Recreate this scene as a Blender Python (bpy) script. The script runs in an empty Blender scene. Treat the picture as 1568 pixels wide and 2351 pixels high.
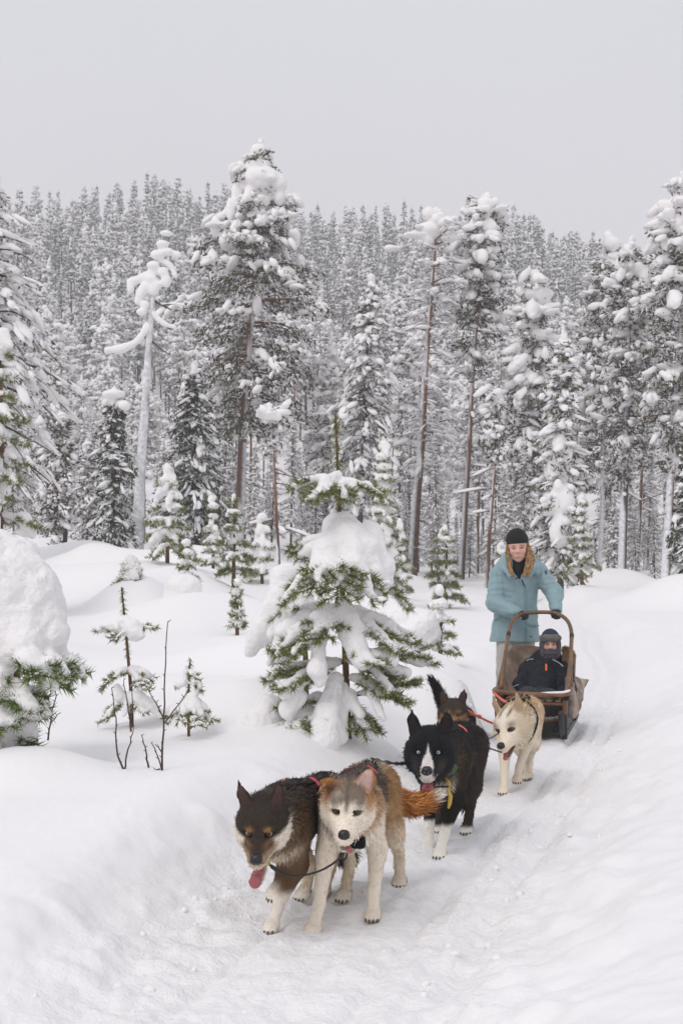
import bpy, bmesh, math, random
import numpy as np
from mathutils import Vector, Matrix
from mathutils.bvhtree import BVHTree

random.seed(7)
SC = bpy.context.scene
COL = SC.collection
rad = math.radians

# ------------------------------------------------------------------ camera
CAM_H = 1.35
FPX = 3265.0            # focal length in pixels of a 1568 x 2351 view of the photograph
CX, HORIZON = 784.0, 1319.0
cam = bpy.data.cameras.new('camera')
cam.sensor_fit = 'VERTICAL'
cam.sensor_height = 36.0
cam.lens = 50.0
cam.shift_y = (HORIZON - 1175.5) / 2351.0
cam.clip_start = 0.1
cam.clip_end = 4000
cam.dof.use_dof = True
cam.dof.focus_distance = 8.5
cam.dof.aperture_fstop = 10.0
camo = bpy.data.objects.new('camera', cam)
COL.objects.link(camo)
camo.location = (0, 0, CAM_H)
camo.rotation_euler = (rad(90), 0, 0)
SC.camera = camo

# ------------------------------------------------------------------ overcast sky and soft sun
SUN_EL, SUN_AZ = rad(50), rad(215)
w = bpy.data.worlds.new('World')
SC.world = w
w.use_nodes = True
nt = w.node_tree
nt.nodes.clear()
out = nt.nodes.new('ShaderNodeOutputWorld')
bg = nt.nodes.new('ShaderNodeBackground')
bg.inputs['Strength'].default_value = 0.1
sky = nt.nodes.new('ShaderNodeTexSky')
sky.sky_type = 'NISHITA'
sky.sun_disc = False
sky.sun_elevation = SUN_EL
sky.sun_rotation = SUN_AZ
sky.dust_density = 4.0
tc = nt.nodes.new('ShaderNodeTexCoord')
sep = nt.nodes.new('ShaderNodeSeparateXYZ')
ramp = nt.nodes.new('ShaderNodeValToRGB')          # cloud layer: a touch warmer low down
ramp.color_ramp.elements[0].position = 0.0
ramp.color_ramp.elements[0].color = (0.690, 0.648, 0.645, 1)
ramp.color_ramp.elements[1].position = 0.45
ramp.color_ramp.elements[1].color = (0.640, 0.655, 0.710, 1)
noi = nt.nodes.new('ShaderNodeTexNoise')
noi.inputs['Scale'].default_value = 1.6
noi.inputs['Detail'].default_value = 3.0
mr = nt.nodes.new('ShaderNodeMapRange')
mr.inputs['From Min'].default_value = 0.3
mr.inputs['From Max'].default_value = 0.7
mr.inputs['To Min'].default_value = 9.75
mr.inputs['To Max'].default_value = 10.45
mul = nt.nodes.new('ShaderNodeVectorMath')
mul.operation = 'SCALE'
mix = nt.nodes.new('ShaderNodeMix')
mix.data_type = 'RGBA'
mix.inputs[0].default_value = 0.97
L = nt.links.new
L(tc.outputs['Generated'], sep.inputs[0])
L(tc.outputs['Generated'], noi.inputs['Vector'])
L(sep.outputs['Z'], ramp.inputs[0])
L(noi.outputs[0], mr.inputs['Value'])
L(ramp.outputs[0], mul.inputs[0])
L(mr.outputs[0], mul.inputs['Scale'])
L(sky.outputs[0], mix.inputs[6])
L(mul.outputs[0], mix.inputs[7])
L(mix.outputs[2], bg.inputs['Color'])
L(bg.outputs[0], out.inputs[0])

sl = bpy.data.lights.new('sun', 'SUN')
sl.energy = 1.15
sl.angle = rad(28)
sl.color = (1.0, 0.95, 0.91)
slo = bpy.data.objects.new('sun', sl)
COL.objects.link(slo)
slo.location = (-20, -20, 60)
_az, _el = rad(232), SUN_EL
_dir = Vector((math.sin(SUN_AZ) * math.cos(_el), math.cos(SUN_AZ) * math.cos(_el), math.sin(_el)))
slo.rotation_euler = _dir.to_track_quat('Z', 'Y').to_euler()

SC.view_settings.view_transform = 'Standard'
SC.view_settings.look = 'None'
SC.view_settings.exposure = 0.13
SC.view_settings.gamma = 1.0
SC.view_settings.use_curve_mapping = False
SC.render.engine = 'CYCLES'
SC.cycles.max_bounces = 8
SC.cycles.diffuse_bounces = 4
SC.cycles.volume_bounces = 1
SC.cycles.transparent_max_bounces = 12
SC.cycles.use_denoising = True

# ------------------------------------------------------------------ helpers
def W(x, y, d):
    """photo pixel (1568-wide view) at depth d (metres in front of the camera) -> world point"""
    return np.array([(x - CX) / FPX * d, d, CAM_H + (HORIZON - y) / FPX * d])

def tag(o, label=None, cat=None, group=None, kind=None):
    if label: o['label'] = label
    if cat: o['category'] = cat
    if group: o['group'] = group
    if kind: o['kind'] = kind
    return o

def empty(name, loc=(0, 0, 0), rz=0.0):
    o = bpy.data.objects.new(name, None)
    o.empty_display_size = 0.1
    COL.objects.link(o)
    o.location = [float(v) for v in loc]
    o.rotation_euler = (0, 0, rz)
    return o

def new_mesh(name, V, F, mat=None, smooth=True, colors=None, fcolors=None, mats=None, fmat=None, attrs=None):
    """V (n,3) array; F list / array of tris or quads, or a tuple of such arrays"""
    me = bpy.data.meshes.new(name)
    V = np.asarray(V, dtype=np.float32)
    Fs = F if isinstance(F, tuple) else (F,)
    loops, starts, n = [], [], 0
    for f in Fs:
        f = np.asarray(f, dtype=np.int32)
        if f.size == 0: continue
        k = f.shape[1]
        loops.append(f.ravel())
        starts.append(n + np.arange(len(f), dtype=np.int32) * k)
        n += f.size
    loops = np.concatenate(loops); starts = np.concatenate(starts)
    me.vertices.add(len(V)); me.vertices.foreach_set('co', V.ravel())
    me.loops.add(len(loops)); me.loops.foreach_set('vertex_index', loops)
    me.polygons.add(len(starts)); me.polygons.foreach_set('loop_start', starts)
    me.polygons.foreach_set('use_smooth', np.full(len(starts), smooth, dtype=bool))
    if colors is not None:
        a = me.color_attributes.new('Col', 'FLOAT_COLOR', 'POINT')
        c = np.ones((len(V), 4), dtype=np.float32); c[:, :3] = colors
        a.data.foreach_set('color', c.ravel())
    if attrs:
        for k_, v_ in attrs.items():
            a = me.attributes.new(k_, 'FLOAT', 'POINT')
            a.data.foreach_set('value', np.asarray(v_, dtype=np.float32))
    if mats:
        for m in mats: me.materials.append(m)
        if fmat is not None: me.polygons.foreach_set('material_index', np.asarray(fmat, dtype=np.int32))
    elif mat is not None:
        me.materials.append(mat)
    me.update(calc_edges=True)
    me.validate()
    return me

def obj(name, me, parent=None, loc=None):
    o = bpy.data.objects.new(name, me)
    COL.objects.link(o)
    if loc is not None: o.location = [float(v) for v in loc]
    if parent is not None: o.parent = parent
    return o

def vnormals(V, F):
    """area weighted vertex normals for tri or quad faces"""
    F = np.asarray(F)
    a = V[F[:, 0]]; b = V[F[:, 1]]; c = V[F[:, 2]]
    if F.shape[1] == 4:
        d = V[F[:, 3]]; n = np.cross(c - a, d - b)
    else:
        n = np.cross(b - a, c - a)
    N = np.zeros_like(V)
    for k in range(F.shape[1]): np.add.at(N, F[:, k], n)
    return N / np.maximum(np.linalg.norm(N, axis=1, keepdims=True), 1e-9)

class MB:
    """collects simple shapes into one mesh"""
    def __init__(s): s.V = []; s.Q = []; s.T = []; s.n = 0
    def add(s, V, Q=None, T=None):
        V = np.asarray(V, float); s.V.append(V)
        if Q is not None and len(Q): s.Q.append(np.asarray(Q) + s.n)
        if T is not None and len(T): s.T.append(np.asarray(T) + s.n)
        s.n += len(V)
    def tube(s, pts, r, n=8, caps=True, flat=1.0, up=(0, 0, 1)):
        pts = np.asarray(pts, float); m = len(pts)
        r = np.broadcast_to(np.asarray(r, float), (m,))
        tan = np.gradient(pts, axis=0); tan /= np.maximum(np.linalg.norm(tan, axis=1, keepdims=True), 1e-9)
        u = np.asarray(up, float); V = []
        ref = u - tan[0] * (u @ tan[0])
        if np.linalg.norm(ref) < 1e-3: ref = np.array([1.0, 0, 0]) - tan[0] * tan[0][0]
        for i in range(m):
            ref = ref - tan[i] * (ref @ tan[i])
            ref /= max(np.linalg.norm(ref), 1e-9)
            sd = np.cross(tan[i], ref)
            th = np.arange(n) * 2 * np.pi / n
            V.append(pts[i] + r[i] * (np.cos(th)[:, None] * sd + flat * np.sin(th)[:, None] * ref))
        V = np.concatenate(V)
        i, j = np.meshgrid(np.arange(m - 1), np.arange(n), indexing='ij')
        a = i * n + j; b = i * n + (j + 1) % n
        Q = np.stack([a, b, b + n, a + n], -1).reshape(-1, 4)
        T = []
        if caps:
            V = np.concatenate([V, pts[:1], pts[-1:]])
            c0, c1 = m * n, m * n + 1
            T = [[c0, (k + 1) % n, k] for k in range(n)] + [[c1, (m - 1) * n + k, (m - 1) * n + (k + 1) % n] for k in range(n)]
        s.add(V, Q, T)
    def box(s, c, sz, R=None, bev=0.0):
        c = np.asarray(c, float); h = np.asarray(sz, float) / 2
        b = min(bev, h.min() * 0.9)
        if b <= 0:
            V = np.array([[i, j, k] for i in (-1, 1) for j in (-1, 1) for k in (-1, 1)], float) * h
            Q = [[0, 1, 3, 2], [4, 6, 7, 5], [0, 4, 5, 1], [2, 3, 7, 6], [0, 2, 6, 4], [1, 5, 7, 3]]
            if R is not None: V = V @ np.asarray(R).T
            s.add(V + c, Q); return
        bm = bmesh.new(); bmesh.ops.create_cube(bm, size=1.0)
        for v in bm.verts: v.co = Vector([v.co[i] * 2 * h[i] for i in range(3)])
        bmesh.ops.bevel(bm, geom=list(bm.edges), offset=b, segments=2, affect='EDGES', profile=0.6)
        bm.verts.ensure_lookup_table()
        V = np.array([v.co[:] for v in bm.verts])
        if R is not None: V = V @ np.asarray(R).T
        q = [[v.index for v in f.verts] for f in bm.faces if len(f.verts) == 4]
        t = [[v.index for v in f.verts] for f in bm.faces if len(f.verts) == 3]
        bm.free(); s.add(V + c, q, t)
    def ell(s, c, r, R=None, level=2):
        V, T = ico(level); V = V * np.asarray(r, float)
        if R is not None: V = V @ np.asarray(R).T
        s.add(V + np.asarray(c, float), None, T)
    def mesh(s, name, mat, smooth=True, colors=None, **kw):
        V = np.concatenate(s.V); F = []
        if s.Q: F.append(np.concatenate(s.Q))
        if s.T: F.append(np.concatenate(s.T))
        return new_mesh(name, V, tuple(F), mat, smooth, colors, **kw)

_ico = {}
def ico(level):
    if level not in _ico:
        bm = bmesh.new(); bmesh.ops.create_icosphere(bm, subdivisions=level, radius=1.0)
        bm.verts.ensure_lookup_table()
        _ico[level] = (np.array([v.co[:] for v in bm.verts]), np.array([[v.index for v in f.verts] for f in bm.faces]))
        bm.free()
    return _ico[level]

# value noise ------------------------------------------------------
_rng = np.random.RandomState(11)
_tab = _rng.rand(4096).astype(np.float32)
def _hash(ix, iy, iz):
    h = (ix * 73856093) ^ (iy * 19349663) ^ (iz * 83492791)
    h = (h ^ (h >> 13)) * 1274126177
    return _tab[(h ^ (h >> 16)) & 4095]
def noise(P, scale=1.0, octaves=1, seed=0):
    """-1..1 value noise"""
    P = np.asarray(P, float) * scale + seed * 17.37
    tot = np.zeros(P.shape[:-1]); amp = 1.0; nrm = 0
    for _ in range(octaves):
        f = np.floor(P); i = f.astype(np.int64); t = P - f; t = t * t * t * (t * (t * 6 - 15) + 10)
        x, y, z = i[..., 0], i[..., 1], i[..., 2]; u, v, s = t[..., 0], t[..., 1], t[..., 2]
        def c(a, b, g): return _hash(x + a, y + b, z + g)
        r = ((c(0,0,0)*(1-u)+c(1,0,0)*u)*(1-v) + (c(0,1,0)*(1-u)+c(1,1,0)*u)*v)*(1-s) + \
            ((c(0,0,1)*(1-u)+c(1,0,1)*u)*(1-v) + (c(0,1,1)*(1-u)+c(1,1,1)*u)*v)*s
        tot += amp * (r * 2 - 1); nrm += amp; amp *= 0.5; P = P * 2.03 + 5.1
    return tot / nrm
def noise2(x, y, scale=1.0, octaves=1, seed=0):
    x, y = np.broadcast_arrays(np.asarray(x, float), np.asarray(y, float))
    return noise(np.stack([x, y, np.zeros_like(x) + 0.37], -1), scale, octaves, seed)
def sstep(a, b, x):
    t = np.clip((np.asarray(x, float) - a) / (b - a), 0, 1); return t * t * (3 - 2 * t)

# signed distance fields -------------------------------------------
def cap(a, b, ra, rb=None, k=None, flat=None, **kw):
    """tapered capsule; flat=(axis, factor) squeezes it along an axis"""
    d = dict(t='cap', a=np.asarray(a, float), b=np.asarray(b, float), ra=ra, rb=ra if rb is None else rb, k=k, flat=flat)
    d.update(kw); return d
def ell(c, r, R=None, k=None, **kw):
    d = dict(t='ell', c=np.asarray(c, float), r=np.asarray(r, float) * np.ones(3), R=None if R is None else np.asarray(R, float), k=k)
    d.update(kw); return d
def pdist(p, P):
    if p['t'] == 'cap':
        ab = p['b'] - p['a']; q = P - p['a']
        h = np.clip((q @ ab) / max(ab @ ab, 1e-12), 0, 1)
        q = q - h[..., None] * ab
        r = p['ra'] + (p['rb'] - p['ra']) * h
        if p['flat'] is not None:
            ax = np.asarray(p['flat'][0], float); ax = ax / np.linalg.norm(ax)
            c = q @ ax
            q = q + (c / p['flat'][1] - c)[..., None] * ax
            d = np.sqrt((q * q).sum(-1)) - r
            return d * (0.5 + 0.5 * p['flat'][1])
        return np.sqrt((q * q).sum(-1)) - r
    q = P - p['c']
    if p['R'] is not None: q = q @ p['R']
    k0 = np.sqrt(((q / p['r']) ** 2).sum(-1)); k1 = np.sqrt(((q / p['r'] ** 2) ** 2).sum(-1))
    return np.where(k0 < 1e-6, -p['r'].min(), k0 * (k0 - 1) / np.maximum(k1, 1e-9))
def pbounds(p, m):
    if p['t'] == 'cap':
        r = max(p['ra'], p['rb']) + m
        return np.minimum(p['a'], p['b']) - r, np.maximum(p['a'], p['b']) + r
    r = (p['r'].max() if p['R'] is not None else p['r']) + m
    return p['c'] - r, p['c'] + r
def sdf_mesh(prims, res, k=0.02, warp=None):
    """smooth union of primitives -> closed quad mesh (surface nets)"""
    adds = [p for p in prims if not p.get('sub')]
    lo = np.min([pbounds(p, 2.5 * res + k)[0] for p in adds], 0)
    hi = np.max([pbounds(p, 2.5 * res + k)[1] for p in adds], 0)
    n = np.ceil((hi - lo) / res).astype(int) + 1
    f = np.full(n, 0.3, dtype=np.float32)
    ax = [lo[i] + np.arange(n[i]) * res for i in range(3)]
    for p in prims:
        kk = p['k'] if p['k'] is not None else k
        a, b = pbounds(p, 3 * res + 1.2 * kk)
        i0 = np.maximum(np.floor((a - lo) / res).astype(int), 0); i1 = np.minimum(np.ceil((b - lo) / res).astype(int) + 1, n)
        if np.any(i1 <= i0): continue
        s = tuple(slice(i0[j], i1[j]) for j in range(3))
        G = np.stack(np.meshgrid(ax[0][s[0]], ax[1][s[1]], ax[2][s[2]], indexing='ij'), -1)
        if warp is not None: G = G + warp(G)
        d = pdist(p, G).astype(np.float32); g = f[s]
        if p.get('sub'):
            h = np.clip(0.5 - 0.5 * (g + d) / kk, 0, 1)
            f[s] = g * (1 - h) - d * h + kk * h * (1 - h)
        else:
            h = np.clip(0.5 + 0.5 * (g - d) / kk, 0, 1)
            f[s] = g * (1 - h) + d * h - kk * h * (1 - h)
    return surface_nets(f, lo, res)
def surface_nets(f, lo, res):
    s = f < 0
    c = np.zeros(tuple(np.array(f.shape) - 1), dtype=np.int8)
    sl_ = lambda a, b, g: (slice(a, f.shape[0] - 1 + a), slice(b, f.shape[1] - 1 + b), slice(g, f.shape[2] - 1 + g))
    for a in (0, 1):
        for b in (0, 1):
            for g in (0, 1): c += s[sl_(a, b, g)]
    act = (c > 0) & (c < 8)
    idx = np.full(c.shape, -1, dtype=np.int64); I = np.argwhere(act); idx[act] = np.arange(len(I))
    acc = np.zeros((len(I), 3)); cnt = np.zeros(len(I))
    cor = [(a, b, g) for a in (0, 1) for b in (0, 1) for g in (0, 1)]
    vals = {q: f[I[:, 0] + q[0], I[:, 1] + q[1], I[:, 2] + q[2]].astype(float) for q in cor}
    for q in cor:
        for k_ in range(3):
            if q[k_]: continue
            r = list(q); r[k_] = 1; r = tuple(r)
            v0, v1 = vals[q], vals[r]; m = (v0 < 0) != (v1 < 0)
            t = np.where(m, v0 / np.where(m, v0 - v1, 1), 0)
            pt = np.tile(np.array(q, float), (len(I), 1)); pt[:, k_] = t
            acc[m] += pt[m]; cnt[m] += 1
    V = lo + (I + acc / cnt[:, None]) * res
    Q = []
    for k_ in range(3):
        a, b = [(1, 2), (2, 0), (0, 1)][k_]
        hi_ = [slice(None)] * 3; hi_[k_] = slice(1, None); lo_ = [slice(None)] * 3; lo_[k_] = slice(0, -1)
        x = s[tuple(lo_)] != s[tuple(hi_)]
        E = np.argwhere(x)
        E = E[(E[:, a] > 0) & (E[:, b] > 0) & (E[:, a] < f.shape[a] - 1) & (E[:, b] < f.shape[b] - 1)]
        if not len(E): continue
        ea = np.zeros(3, int); ea[a] = 1; eb = np.zeros(3, int); eb[b] = 1
        g = lambda M: idx[M[:, 0], M[:, 1], M[:, 2]]
        q = np.stack([g(E), g(E - ea), g(E - ea - eb), g(E - eb)], 1)
        inside = s[E[:, 0], E[:, 1], E[:, 2]]
        q[~inside] = q[~inside][:, ::-1]
        Q.append(q)
    Q = np.concatenate(Q); Q = Q[(Q >= 0).all(1)]
    return V, Q
def lap(V, Q, it=2, f=0.5):
    for _ in range(it):
        A = np.zeros_like(V); n = np.zeros(len(V))
        for k_ in range(Q.shape[1]):
            a, b = Q[:, k_], Q[:, (k_ + 1) % Q.shape[1]]
            np.add.at(A, a, V[b]); np.add.at(n, a, 1); np.add.at(A, b, V[a]); np.add.at(n, b, 1)
        V = V + f * (A / np.maximum(n, 1)[:, None] - V)
    return V

# materials --------------------------------------------------------
def mat(name, color=(0.5, 0.5, 0.5), rough=0.6, attr=None, bump=0.0, bscale=30.0, var=0.0, vscale=8.0, metal=0.0,
        spec=0.5, sheen=0.0, sss=0.0, detail=4.0, coords='Object', trans=0.0, bdist=0.02):
    m = bpy.data.materials.new(name); m.use_nodes = True
    n = m.node_tree.nodes; l = m.node_tree.links; b = n['Principled BSDF']
    b.inputs['Roughness'].default_value = rough
    b.inputs['Metallic'].default_value = metal
    b.inputs['Specular IOR Level'].default_value = spec
    if sheen: b.inputs['Sheen Weight'].default_value = sheen
    if sss:
        b.inputs['Subsurface Weight'].default_value = sss
        b.inputs['Subsurface Radius'].default_value = (0.02, 0.02, 0.025)
    col = None
    if attr:
        a = n.new('ShaderNodeAttribute'); a.attribute_name = attr; col = a.outputs['Color']
    else:
        b.inputs['Base Color'].default_value = (*color, 1)
    t = n.new('ShaderNodeTexCoord')
    if var:
        q = n.new('ShaderNodeTexNoise'); q.inputs['Scale'].default_value = vscale; q.inputs['Detail'].default_value = detail
        l.new(t.outputs[coords], q.inputs['Vector'])
        r = n.new('ShaderNodeMapRange'); r.inputs['From Min'].default_value = 0.25; r.inputs['From Max'].default_value = 0.75
        r.inputs['To Min'].default_value = 1 - var; r.inputs['To Max'].default_value = 1 + var
        l.new(q.outputs[0], r.inputs['Value'])
        s = n.new('ShaderNodeVectorMath'); s.operation = 'SCALE'
        if col is not None: l.new(col, s.inputs[0])
        else: s.inputs[0].default_value = color
        l.new(r.outputs[0], s.inputs['Scale']); col = s.outputs[0]
    if col is not None: l.new(col, b.inputs['Base Color'])
    if bump:
        q = n.new('ShaderNodeTexNoise'); q.inputs['Scale'].default_value = bscale; q.inputs['Detail'].default_value = 5.0
        l.new(t.outputs[coords], q.inputs['Vector'])
        u = n.new('ShaderNodeBump'); u.inputs['Strength'].default_value = bump; u.inputs['Distance'].default_value = bdist
        l.new(q.outputs[0], u.inputs['Height']); l.new(u.outputs[0], b.inputs['Normal'])
    return m

SNOW = (0.89, 0.876, 0.876)
M_snow = mat('snow', SNOW, 0.75, bump=0.5, bscale=22, spec=0.25, bdist=0.02)
M_tsnow = mat('branch_snow', SNOW, 0.8, bump=0.65, bscale=24, spec=0.2, bdist=0.03)
# ------------------------------------------------------------------ ground
_ty = np.array([-60, -20, -5, 0, 3, 4.3, 5.5, 7, 9, 11.4, 13, 18, 25, 35, 60, 120])
_tx = np.array([-14, -7, -2.6, -1.25, -.55, -.25, .04, .42, .98, 1.52, 1.88, 3.0, 3.95, 4.4, 3.4, 0])
_dy = np.linspace(-60, 120, 3601); _dx = np.interp(_dy, _ty, _tx)
_kern = np.hanning(61); _kern /= _kern.sum()
_dx = np.convolve(np.pad(_dx, 30, mode='edge'), _kern, 'valid')
def trail_x(y): return np.interp(y, _dy, _dx)

# mounds: x, y, radius x, radius y, height, steepness
MOUNDS = [(.72, 11.45, .47, .62, .50, 4.0), (-1.62, 7.35, .36, .34, .14, 2.5), (-.02, 9.1, .55, .45, .12, 2.2), (-.62, 9.75, .55, .5, .30, 2.2), (-.1, 10.6, .5, .4, .2, 2),
          (-5.9, 33, 1.1, 1.0, .55, 2.2), (-3.0, 20.5, .6, .6, .45, 2.6), (-2.35, 18.8, .8, .6, .32, 2.2), (-3.6, 23.5, 1.6, 1.0, .4, 2),
          (-1.55, 19.6, 1.0, .8, .45, 2.5), (-4.0, 15.0, 1.2, .8, .3, 2), (-.3, 16.5, 1.1, .9, .35, 2), (.55, 14.9, .7, .6, .28, 2.4),
          (7.6, 40.5, 1.4, 1.2, .55, 2.4), (5.2, 33, 1.6, 1.3, .3, 2), (1.0, 17.5, .8, .8, .22, 2.3), (.9, 21, .8, .7, .3, 2.4),
          (-2.0, 12.5, 1.3, .7, .14, 2), (-.95, 7.0, .5, .35, .02, 2), (3.4, 11.0, .9, 1.0, .16, 2), (5.0, 17, 1.2, 1.4, .2, 2), (2.4, 6.2, .6, .8, .1, 2)]
_r = random.Random(3)
for _i in range(60):
    _y = _r.uniform(14, 60); _x = _r.uniform(-.32, .32) * _y
    if abs(_x - float(np.interp(_y, _ty, _tx))) < 1.6: continue
    _s = _r.uniform(.4, 1.5)
    MOUNDS.append((_x, _y, _s, _s * _r.uniform(.6, 1), _s * _r.uniform(.15, .4), 2.2))

def ridge(x, y):
    u = x / np.maximum(y, 40)                       # -0.24 .. 0.24 across the view
    h = np.interp(u, [-.5, -.24, -.13, -.05, .05, .12, .18, .24, .4], [48, 49, 51, 48.5, 50, 49, 43, 36, 30])
    return h
def ground(x, y, detail=False):
    x, y = np.broadcast_arrays(np.asarray(x, float), np.asarray(y, float))
    c = trail_x(y); o = x - c
    left = sstep(.55, -.55, o)
    # gently rising clearing, then the hill
    rl = .33 + np.clip(y - 9, 0, 60) * .052
    rr = .20 + np.clip(y - 13, 0, 60) * .030
    wl = sstep(-1.2, -8.0, o)
    field = rr * (1 - wl) + rl * wl
    drop = np.clip(7.4 - y, 0, 6) * .045
    field = np.where(o < 0, np.maximum(field, .33 * sstep(0, -.4, o) * 1.0), field) - drop * sstep(.3, -.6, o)
    hill = sstep(58, 265, y) * ridge(x, y) * 1.0
    hill = np.where(y > 58, hill, 0) - np.clip(y - 290, 0, 400) * .12
    und = (.04 + .06 * sstep(7, 12, y)) * noise2(x, y, .33, 2, 1) * sstep(.6, 2.5, np.abs(o)) + .05 * noise2(x, y, 1.1, 2, 2) * sstep(.5, 1.2, np.abs(o))
    base = field + und + noise2(x, y, .03, 3, 9) * 5 * sstep(70, 160, y)
    en = .16 * noise2(x, y, .9, 2, 5)
    bank = np.where(o < 0, sstep(.42, 1.30, -o + en), sstep(.52, 1.35, o + en))
    fade = sstep(45, 25, y)
    trail = np.clip((y - 14) * .028, 0, 9)
    z = base * (1 - (1 - bank) * fade) + trail * (1 - bank) * fade
    # a low lip where snow is thrown up
    z = z + .03 * np.exp(-((np.abs(o) - 1.05) / .22) ** 2) * fade
    for (mx, my, rx, ry, mh, st) in MOUNDS:
        q = ((x - mx) / rx) ** 2 + ((y - my) / ry) ** 2
        z = z + mh * np.exp(-q ** (st / 2)) * sstep(.30, .55, np.abs(o))
    z = z + hill
    if detail:
        inn = (1 - bank) * fade * sstep(40, 20, y)
        near = sstep(16, 8, y)
        z = z + inn * near * (.022 * noise2(x, y, 6, 2, 21) + .018 * noise2(x, y, 15, 2, 22))
        lump = np.clip(noise2(x, y, 4.2, 2, 31), 0, 1) * sstep(.15, .6, np.abs(o)) * sstep(1.25, .8, np.abs(o))
        z = z + lump * near * .075
        edge = np.clip(noise2(x, y, 9, 2, 33) - .15, 0, 1) * np.exp(-((np.abs(o) - .62) / .16) ** 2)
        z = z + edge * near * .06
        for off, wd, dp in ((.27, .030, .038), (-.27, .030, .030), (.54, .06, .050), (.42, .025, .026), (.06, .04, .016), (.33, .02, .015)):
            z = z - inn * dp * np.exp(-((o - off - .05 * noise2(y * 0, y, .5, 2, 8)) / wd) ** 2) * (.5 + .5 * sstep(4, 8, y))
        # soft furrows on the thrown-up right bank and old tracks in the clearing
        fr = sstep(.7, 1.1, o) * sstep(4.5, 2.6, o) * sstep(30, 14, y)
        z = z + fr * (.035 * np.sin(o * 5.3 + 2.2 * noise2(x, y, .6, 2, 41)) + .05 * noise2(x, y, 1.9, 3, 42) + .02 * noise2(x, y, 6, 2, 43))
        z = z + sstep(.9, 1.5, -o) * sstep(14, 6, y) * .022 * noise2(x, y, 1.5, 3, 44)
        z = z + (.004 * noise2(x, y, 28, 2, 51)) * near
    return z
def gz(x, y): return float(ground(np.array([x]), np.array([y]))[0])

def build_ground():
    ys = [-40, -25, -15, -9, -5, -2, 0, 1, 1.8, 2.4]
    y = 2.8
    while y < 690:
        ys.append(y); y += np.clip(.0039 * y ** 1.32, .017, 14)
    ys = np.array(ys)
    s = np.concatenate([np.linspace(-.36, .36, 330), .36 + np.cumsum(np.geomspace(.006, .2, 22))])
    s = np.unique(np.concatenate([s, -s[330:]]))
    Y, S = np.meshgrid(ys, s, indexing='ij')
    X = S * (np.maximum(Y, 0) + .9 + .0 * Y)
    Z = ground(X, Y, True)
    V = np.stack([X, Y, Z], -1).reshape(-1, 3)
    n, m = X.shape
    i, j = np.meshgrid(np.arange(n - 1), np.arange(m - 1), indexing='ij')
    a = (i * m + j).ravel()
    Q = np.stack([a, a + 1, a + m + 1, a + m], 1)
    o = np.abs(X - trail_x(Y)); inn = (sstep(1.0, .5, o) * sstep(45, 25, Y)).ravel()
    me = new_mesh('snow_ground', V, Q, None, attrs={'trail': inn})
    m_ = bpy.data.materials.new('ground_snow'); m_.use_nodes = True
    nd = m_.node_tree.nodes; lk = m_.node_tree.links; b = nd['Principled BSDF']
    b.inputs['Roughness'].default_value = .8; b.inputs['Specular IOR Level'].default_value = .2
    at = nd.new('ShaderNodeAttribute'); at.attribute_name = 'trail'
    t = nd.new('ShaderNodeTexCoord')
    mx = nd.new('ShaderNodeMix'); mx.data_type = 'RGBA'
    mx.inputs[6].default_value = (*SNOW, 1); mx.inputs[7].default_value = (.885, .87, .868, 1)
    n1 = nd.new('ShaderNodeTexNoise'); n1.inputs['Scale'].default_value = 3.0; n1.inputs['Detail'].default_value = 6
    lk.new(t.outputs['Object'], n1.inputs['Vector'])
    mm = nd.new('ShaderNodeMath'); mm.operation = 'MULTIPLY'
    lk.new(at.outputs['Fac'], mm.inputs[0]); lk.new(n1.outputs[0], mm.inputs[1])
    lk.new(mm.outputs[0], mx.inputs[0]); lk.new(mx.outputs[2], b.inputs['Base Color'])
    n2 = nd.new('ShaderNodeTexNoise'); n2.inputs['Scale'].default_value = 26; n2.inputs['Detail'].default_value = 6
    n3 = nd.new('ShaderNodeTexNoise'); n3.inputs['Scale'].default_value = 70; n3.inputs['Detail'].default_value = 4
    for q in (n2, n3): lk.new(t.outputs['Object'], q.inputs['Vector'])
    ad = nd.new('ShaderNodeMath'); ad.operation = 'MULTIPLY_ADD'; ad.inputs[1].default_value = .45
    lk.new(n3.outputs[0], ad.inputs[0]); lk.new(n2.outputs[0], ad.inputs[2])
    bs = nd.new('ShaderNodeMapRange'); bs.inputs['To Min'].default_value = .16; bs.inputs['To Max'].default_value = .75
    lk.new(at.outputs['Fac'], bs.inputs['Value'])
    bu = nd.new('ShaderNodeBump'); bu.inputs['Distance'].default_value = .02
    lk.new(bs.outputs[0], bu.inputs['Strength']); lk.new(ad.outputs[0], bu.inputs['Height']); lk.new(bu.outputs[0], b.inputs['Normal'])
    me.materials.append(m_)
    g = obj('snow_ground', me)
    g['kind'] = 'structure'
    g['label'] = 'deep white snow over the clearing with a packed sled trail'
    return g
GROUND = build_ground()
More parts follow.
